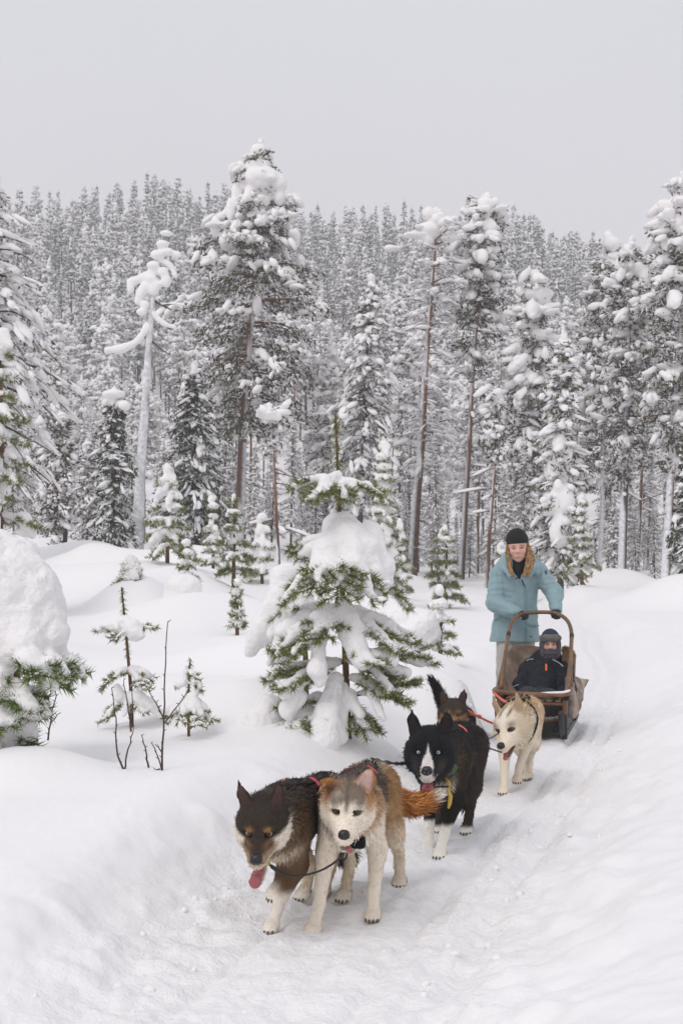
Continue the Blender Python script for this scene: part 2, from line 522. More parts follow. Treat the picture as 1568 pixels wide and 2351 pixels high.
# ------------------------------------------------------------------ sled dogs
M_fur = mat('dog_fur', attr='Col', rough=.75, spec=.15)
M_skin = mat('dog_coat', attr='Col', rough=.85, spec=.1)
M_nose = mat('dog_nose', (.012, .012, .014), .35, bump=.3, bscale=300, bdist=.002)
M_tongue = mat('dog_tongue', (.36, .10, .11), .35, bump=.2, bscale=120, var=.15, vscale=30, bdist=.004)
M_web = mat('black_webbing', (.011, .011, .013), .85, bump=.4, bscale=180, bdist=.003, spec=.15)
M_pinkw = mat('pink_webbing', (.62, .06, .10), .6)
M_redw = mat('coral_rope', (.80, .13, .09), .6, bump=.5, bscale=160, bdist=.003)
M_yellow = mat('yellow_cord', (.55, .36, .05), .55, bump=.5, bscale=160, bdist=.003)
M_black = mat('black_cord', (.014, .014, .016), .55, bump=.4, bscale=200, bdist=.002)
M_brass = mat('brass_snap', (.55, .40, .16), .35, metal=.9)
M_blueweb = mat('blue_webbing', (.03, .10, .16), .7)
M_claw = mat('dog_claw', (.06, .045, .035), .4)

def eye_mat(name, iris, pupil=(.004, .004, .005), pr=.45):
    m = bpy.data.materials.new(name); m.use_nodes = True
    n = m.node_tree.nodes; l = m.node_tree.links; b = n['Principled BSDF']
    b.inputs['Roughness'].default_value = .08
    a = n.new('ShaderNodeAttribute'); a.attribute_name = 'Col'
    l.new(a.outputs['Color'], b.inputs['Base Color'])
    return m
M_eye = eye_mat('glossy_eye', None)

def lerp(a, b, t):
    t = np.asarray(t, float)[..., None]
    return np.asarray(a, float) * (1 - t) + np.asarray(b, float) * t
def C(*c): return np.array(c, float)
def frame(yaw, pitch, roll=0.0):
    """columns forward, left, up"""
    cy, sy, cp, sp = math.cos(yaw), math.sin(yaw), math.cos(pitch), math.sin(pitch)
    f = np.array([cy * cp, sy * cp, sp]); lft = np.array([-sy, cy, 0]); up = np.cross(f, lft)
    c, s = math.cos(roll), math.sin(roll)
    return np.stack([f, c * lft + s * up, -s * lft + c * up], 1)
def ik(A, B, l1, l2, pole):
    A = np.asarray(A, float); B = np.asarray(B, float)
    d = B - A; D = np.linalg.norm(d); u = d / D
    D_ = min(D, (l1 + l2) * .999)
    a = (l1 * l1 - l2 * l2 + D_ * D_) / (2 * D_)
    h = math.sqrt(max(l1 * l1 - a * a, 0))
    p = np.asarray(pole, float); p = p - u * (p @ u); p /= np.linalg.norm(p)
    return A + u * a * (D / D_) + p * h

def make_dog(dg):
    S = dg.get('scale', 1.0)
    phi = rad(dg['heading'])
    root = np.array([dg['root'][0], dg['root'][1], 0.0])
    cph, sph = math.cos(phi), math.sin(phi)
    R = np.array([[cph, -sph, 0], [sph, cph, 0], [0, 0, 1]])
    toL = lambda P: (np.asarray(P, float) - root) @ R
    T = empty('sled_dog', root, phi)
    tag(T, dg['label'], 'dog', 'sled dogs of the team')
    pr = []
    def add(p, reg, flow=None):
        p['reg'] = reg; p['flow'] = flow; pr.append(p); return p
    bz = dg.get('bz', 0.0)                                  # body raised or lowered
    yb = dg.get('bend', 0.0)                                # sideways bend of the hind part
    v = lambda x, y, z: np.array([x * S, y * S, z * S + bz])
    back = np.array([-1.0, 0, -.25])
    # trunk
    add(ell(v(.13, 0, .405), np.array([.20, .094, .138]) * S), 'trunk', back)
    add(ell(v(.20, 0, .385), np.array([.105, .086, .122]) * S), 'trunk', np.array([-.3, 0, -1.0]))
    add(cap(v(.14, 0, .475), v(-.24, yb, .468), .062 * S, .058 * S), 'trunk', back)
    add(ell(v(-.08, yb * .4, .42), np.array([.21, .082, .102]) * S), 'trunk', back)
    add(ell(v(-.25, yb, .43), np.array([.115, .084, .102]) * S), 'trunk', back)
    # head
    hc = toL(dg['head'])
    hR = frame(rad(dg.get('hyaw', 0)), rad(dg.get('hpitch', -15)), rad(dg.get('hroll', 0)))
    hs = dg.get('hs', 1.0) * S
    H = lambda x, y, z: hc + hR @ (np.array([x, y, z]) * hs)
    nb = v(.235, 0, .475)
    occ = H(-.055, 0, -.01)
    add(cap(v(.19, 0, .43), occ, .096 * S, .074 * hs), 'neck', (v(.1, 0, .40) - occ))
    add(cap(v(.16, 0, .36), H(-.03, 0, -.07), .085 * S, .055 * hs), 'neck', np.array([-.2, 0, -1.0]))
    hf = -hR[:, 0]
    add(ell(H(0, 0, .005), np.array([.088, .073, .072]) * hs, hR), 'head', hf)
    for s in (1, -1):
        add(ell(H(-.005, .045 * s, -.028), np.array([.062, .042, .052]) * hs, hR), 'head', hf + hR[:, 1] * s * .8 - hR[:, 2] * .3)
        add(ell(H(.045, .028 * s, .036), np.array([.03, .022, .02]) * hs, hR), 'head', hf)
        add(ell(H(.068, .022 * s, -.032), np.array([.035, .02, .026]) * hs, hR), 'head', hf)
    add(cap(H(.05, 0, -.015), H(.142, 0, -.036), .038 * hs, .0225 * hs), 'head', hf)
    add(cap(H(.06, 0, -.036), H(.138, 0, -.048), .035 * hs, .024 * hs), 'head', hf)
    mo = dg.get('mouth', 0.0)
    jr = rad(8 + 36 * mo)
    jt = H(.035 + .100 * math.cos(jr), 0, -.066 - .100 * math.sin(jr))
    add(cap(H(.02, 0, -.062), jt, .034 * hs, .0165 * hs, k=.012 * hs), 'jaw', hf)
    if mo > 0:
        m0 = H(.065, 0, -.074 - .012 * mo); m1 = H(.155, 0, -.076 - .045 * mo)
        q = cap(m0, m1, .014 * hs, .024 * hs * (.35 + mo * .75), k=.006, sub=True, flat=(hR[:, 1], 1.6)); add(q, 'mouth', hf)
    for s in (1, -1):                                         # eye sockets
        add(ell(H(.082, .033 * s, .012), np.array([.018, .015, .012]) * hs, hR, sub=True, k=.008), 'socket', hf)
    earax = []
    # ears: (base offset, tip offset, facing) in head space, per side
    for s, e in zip((1, -1), dg.get('ears', [None, None])):
        e = e or {}
        b0 = H(*(np.array(e.get('base', (-.022, .047, .055))) * [1, s, 1]))
        mid = H(*(np.array(e.get('mid', (-.028, .060, .098))) * [1, s, 1]))
        tip = H(*(np.array(e.get('tip', (-.030, .064, .140))) * [1, s, 1]))
        ax = hR @ (np.array(e.get('face', (1, .45, 0))) * [1, s, 1]); ax /= np.linalg.norm(ax)
        r0 = e.get('r', .033) * hs
        add(cap(b0, mid, r0, r0 * .80, k=.012, flat=(ax, .36)), 'ear', tip - b0); earax.append((ax, b0, tip, r0))
        add(cap(mid, tip, r0 * .80, .006 * hs, k=.006, flat=(ax, .32)), 'ear', tip - b0)
        q = cap((b0 * .7 + mid * .3) + ax * .013 * hs, (mid * .35 + tip * .65) + ax * .011 * hs, r0 * .60, r0 * .16, k=.006, sub=True, flat=(ax, .36)); add(q, 'earin', tip - b0)
    # legs
    feet = []
    for name, sx, s, ft in (('FL', 1, 1, dg['FL']), ('FR', 1, -1, dg['FR']), ('HL', 0, 1, dg['HL']), ('HR', 0, -1, dg['HR'])):
        F = toL(ft[:3]); lift = ft[3] if len(ft) > 3 else 0.0
        if sx:
            sh = v(.185, .075 * s, .40)
            tilt = np.array([-.02 - .05 * lift, 0, .092]) * S
            wr = F + tilt + np.array([(sh[0] - F[0]) * .18, (sh[1] - F[1]) * .12, 0])
            el = ik(sh, wr, .165 * S, .175 * S, (-1, .15 * s, .1))
            add(cap(sh + np.array([-.02, 0, .02]), el, .074 * S, .042 * S, flat=((0, 1, 0), .70)), 'legf', el - sh)
            add(cap(el, wr, .037 * S, .0225 * S), 'legf', wr - el)
            add(cap(wr, F + np.array([0, 0, .028 * S]), .0235 * S, .0225 * S, k=.012), 'legf', F - wr)
        else:
            hp = v(-.235, .062 * s + yb, .425)
            hk = F + np.array([-.055 - .03 * lift, 0, .135]) * S + np.array([(hp[0] - F[0]) * .25, (hp[1] - F[1]) * .2, 0])
            kn = ik(hp, hk, .185 * S, .185 * S, (1, .2 * s, .0))
            add(cap(hp, kn, .098 * S, .058 * S, flat=((0, 1, 0), .66)), 'legh', kn - hp)
            add(cap(kn, hk, .050 * S, .024 * S, flat=((0, 1, 0), .8)), 'legh', hk - kn)
            add(cap(hk, F + np.array([0, 0, .028 * S]), .0235 * S, .022 * S, k=.012), 'legh', F - hk)
        pd = np.array([1.0, 0.06 * s, -.1 - .7 * lift]); pd /= np.linalg.norm(pd)
        pl = np.cross((0, 0, 1), pd); pu = np.cross(pd, pl)
        pR = np.stack([pd, pl, pu], 1)
        pc = F + pR @ np.array([.012, 0, .022]) * S
        add(ell(pc, np.array([.042, .033, .024]) * S, pR, k=.012), 'paw', pd)
        for tx, ty in ((.036, -.023), (.047, -.008), (.047, .008), (.036, .023)):
            add(ell(F + pR @ np.array([tx, ty, .014]) * S, np.array([.019, .0105, .0135]) * S, pR, k=.005), 'paw', pd)
        feet.append((F, pR))
    # tail
    tp = [toL(p) for p in dg['tail']]
    tb = v(-.335, yb, .455)
    pts = np.array([tb] + tp); m = 14
    tt = np.linspace(0, 1, m); ti = np.linspace(0, 1, len(pts))
    cv = np.stack([np.interp(tt, ti, pts[:, i]) for i in range(3)], 1)
    for _ in range(2): cv[1:-1] = (cv[:-2] + 2 * cv[1:-1] + cv[2:]) / 4
    cv = np.concatenate([[v(-.27, yb, .45)], cv]); m += 1
    tr = dg.get('tailr', .042) * S
    for i in range(m - 1):
        u0, u1 = i / (m - 1), (i + 1) / (m - 1)
        rf = lambda u: tr * (.62 + .5 * math.sin(min(u * 1.25, 1) * math.pi)) * (1 if u < .8 else 1 - .75 * (u - .8) / .2)
        add(cap(cv[i], cv[i + 1], rf(u0), rf(u1), tt=(u0, u1)), 'tail', cv[i + 1] - cv[i])

    V, Q = sdf_mesh(pr, dg.get('res', .0072), k=.035 * S)
    V = lap(V, Q, 1, .4)
    N = vnormals(V, Q)
    # region weights, fur flow
    regs = ['trunk', 'neck', 'head', 'ear', 'earin', 'legf', 'legh', 'paw', 'tail', 'jaw', 'mouth', 'socket']
    def context(P, Nn):
        Wt = {r: np.zeros(len(P)) for r in regs}; flow = np.zeros_like(P); tot = np.zeros(len(P)); tail_t = np.zeros(len(P)); tw = np.zeros(len(P)) + 1e-9
        for p in pr:
            d = pdist(p, P)
            if p.get('sub'):
                wgt = np.exp(-np.abs(d) / .0035) * (3.0 if p['reg'] != 'socket' else 0.0)
            else:
                wgt = np.exp(-np.maximum(d, -.01) / (.004 if p['reg'] in ('ear', 'paw') else .014))
            Wt[p['reg']] += wgt
            fl = p['flow'] / max(np.linalg.norm(p['flow']), 1e-9)
            flow += wgt[:, None] * fl
            tot += wgt
            if p['reg'] == 'tail':
                tail_t += wgt * (p['tt'][0] + p['tt'][1]) / 2; tw += wgt
        for r in regs: Wt[r] /= np.maximum(tot, 1e-9)
        flow /= np.maximum(np.linalg.norm(flow, axis=1, keepdims=True), 1e-9)
        x = dict(P=(P - [0, 0, bz]) / S, N=Nn, h=((P - hc) @ hR) / hs, hn=Nn @ hR, tt=tail_t / tw, n1=noise(P, 18, 2, 3), n2=noise(P, 60, 2, 4), n3=noise(P, 7, 2, 6))
        return x, Wt, flow
    def colour(P, Nn):
        x, Wt, flow = context(P, Nn)
        fn = dg['colors']; c = np.zeros((len(P), 3))
        hcx = fn['head'](x)
        for r in regs:
            k_ = r
            if r in ('jaw', 'socket'): cc = hcx if r == 'socket' else fn.get('jaw', fn['head'])(x)
            elif r == 'mouth': cc = np.tile(C(.05, .014, .014), (len(P), 1))
            elif r == 'earin': cc = np.tile(np.asarray(dg.get('earin', (.10, .06, .05)), float), (len(P), 1))
            else: cc = fn[r](x)
            c += Wt[r][:, None] * cc
        for ax, b0, tip, r0 in earax:
            sd = np.cross(tip - b0, ax); sd /= np.linalg.norm(sd)
            u_ = (tip - b0); L_ = np.linalg.norm(u_); u_ = u_ / L_; q = P - b0
            a_ = (q @ u_) / L_; e_ = np.abs(q @ sd) / (r0 * (1.0 - .75 * np.clip(a_, 0, 1)))
            near_ = sstep(r0 * 1.2, r0 * .8, np.linalg.norm(q - np.clip(a_, 0, 1)[:, None] * L_ * u_, axis=1))
            m_ = Wt['ear'].clip(0, 1) * sstep(.15, .5, Nn @ ax) * sstep(.95, .6, e_) * sstep(.02, .15, a_) * sstep(.95, .75, a_) * near_
            c = lerp(c, np.tile(np.asarray(dg.get('earin', (.10, .06, .05)), float), (len(P), 1)), m_)
        stv = (Wt['trunk'] + Wt['neck'] + .5 * Wt['legh'] + .5 * Wt['tail']).clip(0, 1)
        c = c * (1 + dg.get('streak', .35) * stv * (noise(P * [.35, 1, .6], 55, 2, 12) + .6 * noise(P * [.5, 1, .5], 110, 1, 13)))[:, None]
        # dark eye rims (eyeliner) and lips
        hh = x['h']
        for s in (1, -1):
            d = np.sqrt(((hh[:, 1] - .033 * s) / .017) ** 2 + ((hh[:, 2] - .012) / .011) ** 2 + ((hh[:, 0] - .068) / .03) ** 2)
            c = lerp(c, np.tile(C(.012, .01, .01), (len(P), 1)), sstep(1.35, .85, d) * Wt['head'].clip(0, 1))
        return np.clip(c, 0.002, 1), Wt, flow
    col, Wt, flow = colour(V, N)
    body = obj('body', new_mesh('dog_body', V, Q, M_skin, True, col), T)
    # fur strands
    nst = dg.get('strands', 26000)
    rs = np.random.RandomState(dg.get('seed', 1))
    a, b_, c_, d_ = (V[Q[:, i]] for i in range(4))
    area = .5 * np.linalg.norm(np.cross(c_ - a, d_ - b_), axis=1)
    wh = np.mean((Wt['head'] + Wt['paw'] + Wt['jaw'] + .6 * Wt['ear'])[Q], 1)
    pick = rs.choice(len(Q), nst, p=(area * (1 + 1.2 * wh)) / (area * (1 + 1.2 * wh)).sum())
    u = rs.rand(nst, 2)
    cc = lambda A: (A[Q[pick, 0]] * ((1 - u[:, :1]) * (1 - u[:, 1:])) + A[Q[pick, 1]] * (u[:, :1] * (1 - u[:, 1:])) +
                    A[Q[pick, 2]] * (u[:, :1] * u[:, 1:]) + A[Q[pick, 3]] * ((1 - u[:, :1]) * u[:, 1:]))
    P = cc(V); Nn = cc(N); Nn /= np.maximum(np.linalg.norm(Nn, axis=1, keepdims=True), 1e-9)
    fcol, fW, fl = colour(P, Nn)
    fl = fl - Nn * (fl * Nn).sum(1, keepdims=True)
    fl /= np.maximum(np.linalg.norm(fl, axis=1, keepdims=True), 1e-6)
    ln = (fW['trunk'] * .025 + fW['neck'] * .029 + fW['head'] * .008 + fW['jaw'] * .007 + fW['ear'] * .005 + fW['earin'] * .003 + fW['legf'] * .008 +
          fW['legh'] * .012 + fW['paw'] * .004 + fW['tail'] * .030)
    hh = ((P - hc) @ hR) / hs
    ln = ln + fW['head'] * .013 * sstep(.02, -.04, hh[:, 0]) * sstep(.03, -.01, hh[:, 2])      # cheek ruff
    ln = ln - fW['legf'] * .003 * sstep(.2, .1, P[:, 2])
    hd = np.abs(hh - [.069, 0, .012]); 
    ln = ln * np.where((fW['head'] > .4) & (np.minimum(np.abs(hh[:, 1] - .033), np.abs(hh[:, 1] + .033)) < .016) & (np.abs(hh[:, 2] - .012) < .013) & (hh[:, 0] > .03), .25, 1.0)
    ln = ln * np.where(fW['mouth'] > .35, .05, 1) * (.6 + .9 * rs.rand(nst) ** 1.5) * 1.18 * S * dg.get('furlen', 1.0)
    clump = noise(P, 45, 1, 8)[:, None]
    jit = rs.randn(nst, 3) * .26 + clump * np.cross(Nn, fl) * .35
    lay = (.26 + .10 * fW['neck'] + .25 * fW['tail'])[:, None]
    jit = jit * (ln / (.018 * S))[:, None].clip(.25, 1); lay = lay * (.45 + .55 * (ln / (.015 * S))[:, None].clip(0, 1))
    dr = fl * 1.0 + Nn * lay + jit; dr /= np.linalg.norm(dr, axis=1, keepdims=True)
    sd = np.cross(dr, Nn); sd /= np.maximum(np.linalg.norm(sd, axis=1, keepdims=True), 1e-6)
    wd = (.0019 + .0019 * rs.rand(nst))[:, None] * S * dg.get('furw', 1.0)
    tipw = fl * .35 - Nn * .15
    p0 = P - sd * wd - Nn * .002; p1 = P + sd * wd - Nn * .002
    mid = P + dr * ln[:, None] * .6; p2 = mid + sd * wd * .7; p3 = mid - sd * wd * .7
    p4 = P + dr * ln[:, None] * .6 + (dr + tipw) * ln[:, None] * .45
    SV = np.stack([p0, p1, p2, p3, p4], 1).reshape(-1, 3)
    k_ = np.arange(nst)[:, None] * 5
    SQ = np.concatenate([k_, k_ + 1, k_ + 2, k_ + 3], 1); ST = np.concatenate([k_ + 3, k_ + 2, k_ + 4], 1)
    br = (1 + .34 * rs.randn(nst) * (.35 + .65 * (fW['trunk'] + fW['neck'] + fW['tail']).clip(0, 1)))[:, None].clip(.45, 1.8)
    agg = dg.get('agouti', .0)
    tipc = fcol * br * (1 + agg * np.where(rs.rand(nst, 1) < .5, -.6, .8) * (fW['trunk'] + .6 * fW['neck'] + .3 * fW['legh'])[:, None])
    SCc = np.stack([fcol * .93, fcol * .93, fcol * br, fcol * br, tipc], 1).reshape(-1, 3).clip(.002, 1)
    me = new_mesh('dog_fur', SV, (SQ, ST), M_fur, True, SCc)
    nn = np.repeat(Nn + .14 * rs.randn(nst, 3), 5, 0); nn /= np.linalg.norm(nn, axis=1, keepdims=True)
    me.normals_split_custom_set_from_vertices(nn.astype(np.float32))
    f_ = obj('fur', me, T); f_['kind'] = 'stuff'
    # eyes, nose, tongue, claws
    bvh = BVHTree.FromPolygons([Vector(p) for p in V], Q.tolist())
    for s in (1, -1):
        o_ = H(.16, .033 * s, .012); hit = bvh.ray_cast(Vector(o_), Vector(-hR[:, 0]))[0]
        hit = np.array(hit) if hit else H(.07, .033 * s, .012)
        rE = .0128 * hs * dg.get('eyes', 1.0)
        cE = hit + hR[:, 0] * rE * .12
        iv, it = ico(3)
        look = hR @ np.array([1, .12 * s, -.05]); look /= np.linalg.norm(look)
        look = look * .75 + (toL([0, 0, CAM_H]) - cE) / np.linalg.norm(toL([0, 0, CAM_H]) - cE) * .5; look /= np.linalg.norm(look)
        cs = iv @ look
        ir = np.asarray(dg.get('iris', (.10, .045, .015)), float)
        ec = np.where((cs > .93)[:, None], C(.004, .004, .005), np.where((cs > .62)[:, None], ir, C(.03, .022, .02)))
        obj('eye', new_mesh('dog_eye', iv * rE + cE, it, M_eye, True, ec), T)
    nv, nq = sdf_mesh([ell(H(.160, 0, -.030), np.array([.014, .0205, .0155]) * hs, hR), ell(H(.155, 0, -.022), np.array([.016, .017, .010]) * hs, hR),
                       ell(H(.174, .009, -.030), np.array([.006, .005, .005]) * hs, hR, sub=True, k=.003), ell(H(.174, -.009, -.030), np.array([.006, .005, .005]) * hs, hR, sub=True, k=.003),
                       cap(H(.163, 0, -.038), H(.150, 0, -.056), .005 * hs, .004 * hs)], .0025, k=.006)
    obj('nose', new_mesh('dog_nose', nv, nq, M_nose), T)
    if dg.get('tongue'):
        tl = dg['tongue']                                  # length past the jaw tip, sideways shift
        base = H(.06, 0, -.078 - .022 * mo)
        mid = jt + hR @ np.array([.008, tl[1] * .4, .019]) * hs
        end = jt + hR @ np.array([.025, tl[1], .004 - tl[0] * .35]) * hs
        end2 = jt + hR @ np.array([.022, tl[1] * 1.2, -tl[0]]) * hs
        tw_ = tl[2] if len(tl) > 2 else .017
        tv, tq = sdf_mesh([cap(base, mid, tw_ * .85 * hs, tw_ * hs, flat=(hR[:, 2], .28)), cap(mid, end, tw_ * hs, tw_ * 1.1 * hs, flat=(hR[:, 0] + .4 * hR[:, 2], .26)),
                           cap(end, end2, tw_ * 1.1 * hs, tw_ * .8 * hs, flat=(hR[:, 0], .24))], .0026, k=.006)
        obj('tongue', new_mesh('dog_tongue', tv, tq, M_tongue), T)
    for F, pR in feet:
        mb = MB()
        for tx, ty in ((.054, -.023), (.066, -.008), (.066, .008), (.054, .023)):
            mb.tube([F + pR @ np.array([tx - .006, ty, .016]) * S, F + pR @ np.array([tx + .004, ty, .011]) * S, F + pR @ np.array([tx + .008, ty, .004]) * S], [.0042 * S, .0035 * S, .001], 6)
        obj('claw_row', mb.mesh('dog_claws', M_claw), T)['kind'] = 'stuff'
    return dict(T=T, bvh=bvh, toL=toL, v=v, H=H, hR=hR, hs=hs, S=S, root=root, R=R, toW=lambda p: root + R @ np.asarray(p, float), jt=jt)

def ring(dog, c, axis, n=40, off=.008, rmax=.35, up=(0, 0, 1)):
    """points round the body in the plane through c with the given axis"""
    c = np.asarray(c, float); axis = np.asarray(axis, float) / np.linalg.norm(axis)
    u = np.asarray(up, float); u = u - axis * (u @ axis); u /= np.linalg.norm(u); w_ = np.cross(axis, u)
    out_ = []
    for i in range(n):
        t = 2 * math.pi * i / n; d = math.cos(t) * u + math.sin(t) * w_
        far = c + d * rmax
        h = dog['bvh'].ray_cast(Vector(c), Vector(d))
        r = h[3] if h[0] is not None and h[3] < rmax else .1
        out_.append(r)
    out_ = np.array(out_); 
    med = np.median(out_); out_ = np.minimum(out_, med * 1.45)
    for _ in range(3): out_ = (np.roll(out_, 1) + 2 * out_ + np.roll(out_, -1)) / 4
    t = np.arange(n) * 2 * np.pi / n
    return c + (np.cos(t)[:, None] * u + np.sin(t)[:, None] * w_) * (out_ + off)[:, None]
def strap(mb, pts, normal_from, width, thick, closed=True):
    """flat band along pts, its broad side facing away from normal_from"""
    pts = np.asarray(pts, float)
    if closed: tan = np.roll(pts, -1, 0) - np.roll(pts, 1, 0)
    else: tan = np.gradient(pts, axis=0)
    tan /= np.maximum(np.linalg.norm(tan, axis=1, keepdims=True), 1e-9)
    nf = np.asarray(normal_from, float); nr = pts - nf
    nr -= tan * (nr * tan).sum(1, keepdims=True); nr /= np.maximum(np.linalg.norm(nr, axis=1, keepdims=True), 1e-9)
    sd = np.cross(tan, nr); n = len(pts)
    V = np.stack([pts - sd * width / 2, pts + sd * width / 2, pts + sd * width / 2 + nr * thick, pts - sd * width / 2 + nr * thick], 1).reshape(-1, 3)
    Q = []
    for i in range(n if closed else n - 1):
        j = (i + 1) % n
        for k_ in range(4): Q.append([i * 4 + k_, i * 4 + (k_ + 1) % 4, j * 4 + (k_ + 1) % 4, j * 4 + k_])
    if not closed: Q += [[0, 3, 2, 1], [(n - 1) * 4 + k_ for k_ in range(4)]]
    mb.add(V, Q)
def onback(dog, x, y, off=.010):
    """point on the dog's back at body coordinates x, y"""
    v = dog['v']
    h = dog['bvh'].ray_cast(Vector(v(x, y, .9)), Vector((0, 0, -1)))
    p = np.array(h[0]) if h[0] is not None else v(x, y, .53)
    return p + np.array([0, 0, off])
def harness(dog, accent=None, collar_mat=None, wide=.03, webm=None, loop=True, collar=True):
    v = dog['v']; T = dog['T']; webm = webm or M_web; mb = MB()
    S = dog['S']
    # neck loop, girth, spine strap, side straps to the tail end
    if loop: strap(mb, ring(dog, v(.215, 0, .42), (1, 0, .35), off=.004 * S), v(.215, 0, .42), wide * 1.1 * S, .006)
    strap(mb, ring(dog, v(.03, 0, .41), (1, 0, 0), off=.004 * S), v(.03, 0, .41), wide * .8 * S, .005)
    for y in (-.035, .035):
        pts = [onback(dog, x, y * (1 if x > -.2 else .5), .006) for x in np.linspace(.20, -.30, 12)]
        strap(mb, pts, v(0, 0, .3), wide * .8 * S, .005, closed=False)
    pts = [onback(dog, .06, y, .007) for y in np.linspace(-.05, .05, 7)]
    strap(mb, pts, v(.06, 0, .3), wide * 1.5 * S, .007, closed=False)
    hn_ = obj('harness', mb.mesh('harness', webm, False), T)
    if accent:
        for (x, y0, y1) in ((.10, -.05, -.015), (-.05, .02, .06)):
            mb = MB()
            pts = [onback(dog, x, y, .014) for y in np.linspace(y0, y1, 5)]
            strap(mb, pts, v(x, 0, .3), .022 * S, .004, closed=False)
            obj('harness_patch', mb.mesh('harness_patch', accent, False), hn_)
    H = dog['H']
    mb = MB(); cA = H(-.045, 0, -.045) * .62 + v(.19, 0, .43) * .38
    ax = H(-.045, 0, -.03) - v(.19, 0, .42)
    if not collar: return cA
    strap(mb, ring(dog, cA, ax, off=.002 * S), cA, .022 * S, .006)
    obj('collar', mb.mesh('collar', collar_mat or M_web, False), T)
    return cA
# --- coats: colour by place on the body (x['P'] body space, x['h'] head space)
def tile(c, x): return np.tile(np.asarray(c, float), (len(x['P']), 1))
def up(x, a=-.2, b=.5): return sstep(a, b, x['N'][:, 2])

# A: cream and tan, dark saddle
A_cream, A_tan, A_dark, A_org, A_wht = C(.78, .66, .50), C(.36, .205, .095), C(.060, .048, .040), C(.52, .22, .065), C(.90, .80, .67)
def A_head(x):
    h = x['h']; y = np.abs(h[:, 1])
    c = tile(A_wht, x)
    crown = sstep(.030, .058, h[:, 2] + .02 * x['n1']) 
    c = lerp(c, tile(C(.15, .105, .07), x), crown * .9)
    side = sstep(.045, .066, y + .008 * x['n1']) * sstep(-.02, .03, h[:, 2])
    c = lerp(c, tile(C(.44, .20, .065), x), side * .9)
    c = lerp(c, tile(C(.13, .11, .10), x), np.exp(-(y / .007) ** 2) * sstep(.0, .03, h[:, 2]) * .9)
    c = lerp(c, tile(C(.17, .14, .12), x), np.exp(-((y - .042) / .016) ** 2 - ((h[:, 2] - .042) / .013) ** 2) * .9)
    c = lerp(c, tile(C(.46, .19, .055), x), sstep(.02, -.04, h[:, 0]) * sstep(.035, .06, y) * .8)
    return c
def A_trunk(x):
    P = x['P']; hgt = P[:, 2] + .03 * x['n3']
    c = lerp(tile(A_cream, x), tile(A_tan * .85, x), sstep(.36, .42, hgt) * sstep(.26, .16, P[:, 0]))
    c = lerp(c, tile(A_dark, x), sstep(.395, .445, hgt + .03 * x['n1']) * .92)
    return lerp(c, tile(A_wht, x), sstep(.20, .26, P[:, 0]) * sstep(.46, .42, P[:, 2]))
def A_neck(x):
    c = tile(A_wht, x); P = x['P']; y = np.abs(P[:, 1])
    c = lerp(c, tile(C(.44, .21, .075), x), sstep(.045, .075, y) * sstep(.34, .41, P[:, 2]) * .95)
    return lerp(c, tile(A_dark, x), sstep(.475, .52, P[:, 2] + .02 * x['n1']))
def A_legh(x):
    P = x['P']; out_ = sstep(.02, .08, np.abs(P[:, 1]))
    return lerp(tile(A_cream, x), tile(A_tan * 1.1, x), sstep(.20, .34, P[:, 2]) * out_)
COL_A = dict(head=A_head, trunk=A_trunk, neck=A_neck, legh=A_legh,
             legf=lambda x: lerp(tile(A_wht, x), tile(A_tan, x), sstep(.36, .44, x['P'][:, 2]) * sstep(.05, .10, np.abs(x['P'][:, 1])) * .8),
             paw=lambda x: tile(A_wht * .95, x), tail=lambda x: lerp(lerp(tile(A_dark * 2, x), tile(A_org, x), sstep(0, .2, x['tt'])), tile(C(.8, .76, .7), x), sstep(.78, .9, x['tt'])),
             ear=lambda x: tile(C(.36, .17, .06), x), jaw=lambda x: tile(A_wht, x))
# B: dark agouti with a white-cheeked mask
B_dark, B_br, B_cream, B_blk, B_tan = C(.050, .036, .026), C(.17, .11, .062), C(.74, .61, .46), C(.016, .013, .012), C(.34, .17, .07)
def B_head(x):
    h = x['h']; y = np.abs(h[:, 1])
    c = tile(C(.042, .031, .025), x)
    cheek = sstep(.020, .036, y + .006 * x['n1']) * sstep(.004, -.016, h[:, 2] - .25 * (y - .04)) * sstep(.10, .07, h[:, 0])
    c = lerp(c, tile(C(.86, .78, .66), x), cheek)
    muz = sstep(.05, .075, h[:, 0]) * sstep(.010, .020, y)
    c = lerp(c, tile(C(.46, .31, .19), x), muz * .8 * sstep(-.012, -.03, h[:, 2]))
    c = lerp(c, tile(C(.68, .58, .45), x), sstep(.05, .075, h[:, 0]) * sstep(-.040, -.050, h[:, 2]))
    c = lerp(c, tile(C(.42, .22, .09), x), np.exp(-((y - .029) / .011) ** 2 - ((h[:, 2] - .029) / .008) ** 2) * .95)
    return lerp(c, tile(C(.36, .19, .08), x), np.exp(-((y - .030) / .013) ** 2 - ((h[:, 2] + .008) / .008) ** 2) * .4)
def B_trunk(x):
    P = x['P']
    c = lerp(tile(B_br, x), tile(B_dark, x), sstep(.34, .47, P[:, 2] + .03 * x['n3']))
    band = .5 + .5 * np.sin(P[:, 0] * 90 + 6 * x['n1'] + P[:, 2] * 25)
    c = c * (1 + .7 * (band - .4) * sstep(.36, .42, P[:, 2]))[:, None]
    c = lerp(c, tile(B_cream, x), sstep(.34, .29, P[:, 2] + .02 * x['n1']))
    return lerp(c, tile(B_cream, x), sstep(.22, .27, P[:, 0]) * sstep(.40, .36, P[:, 2]))
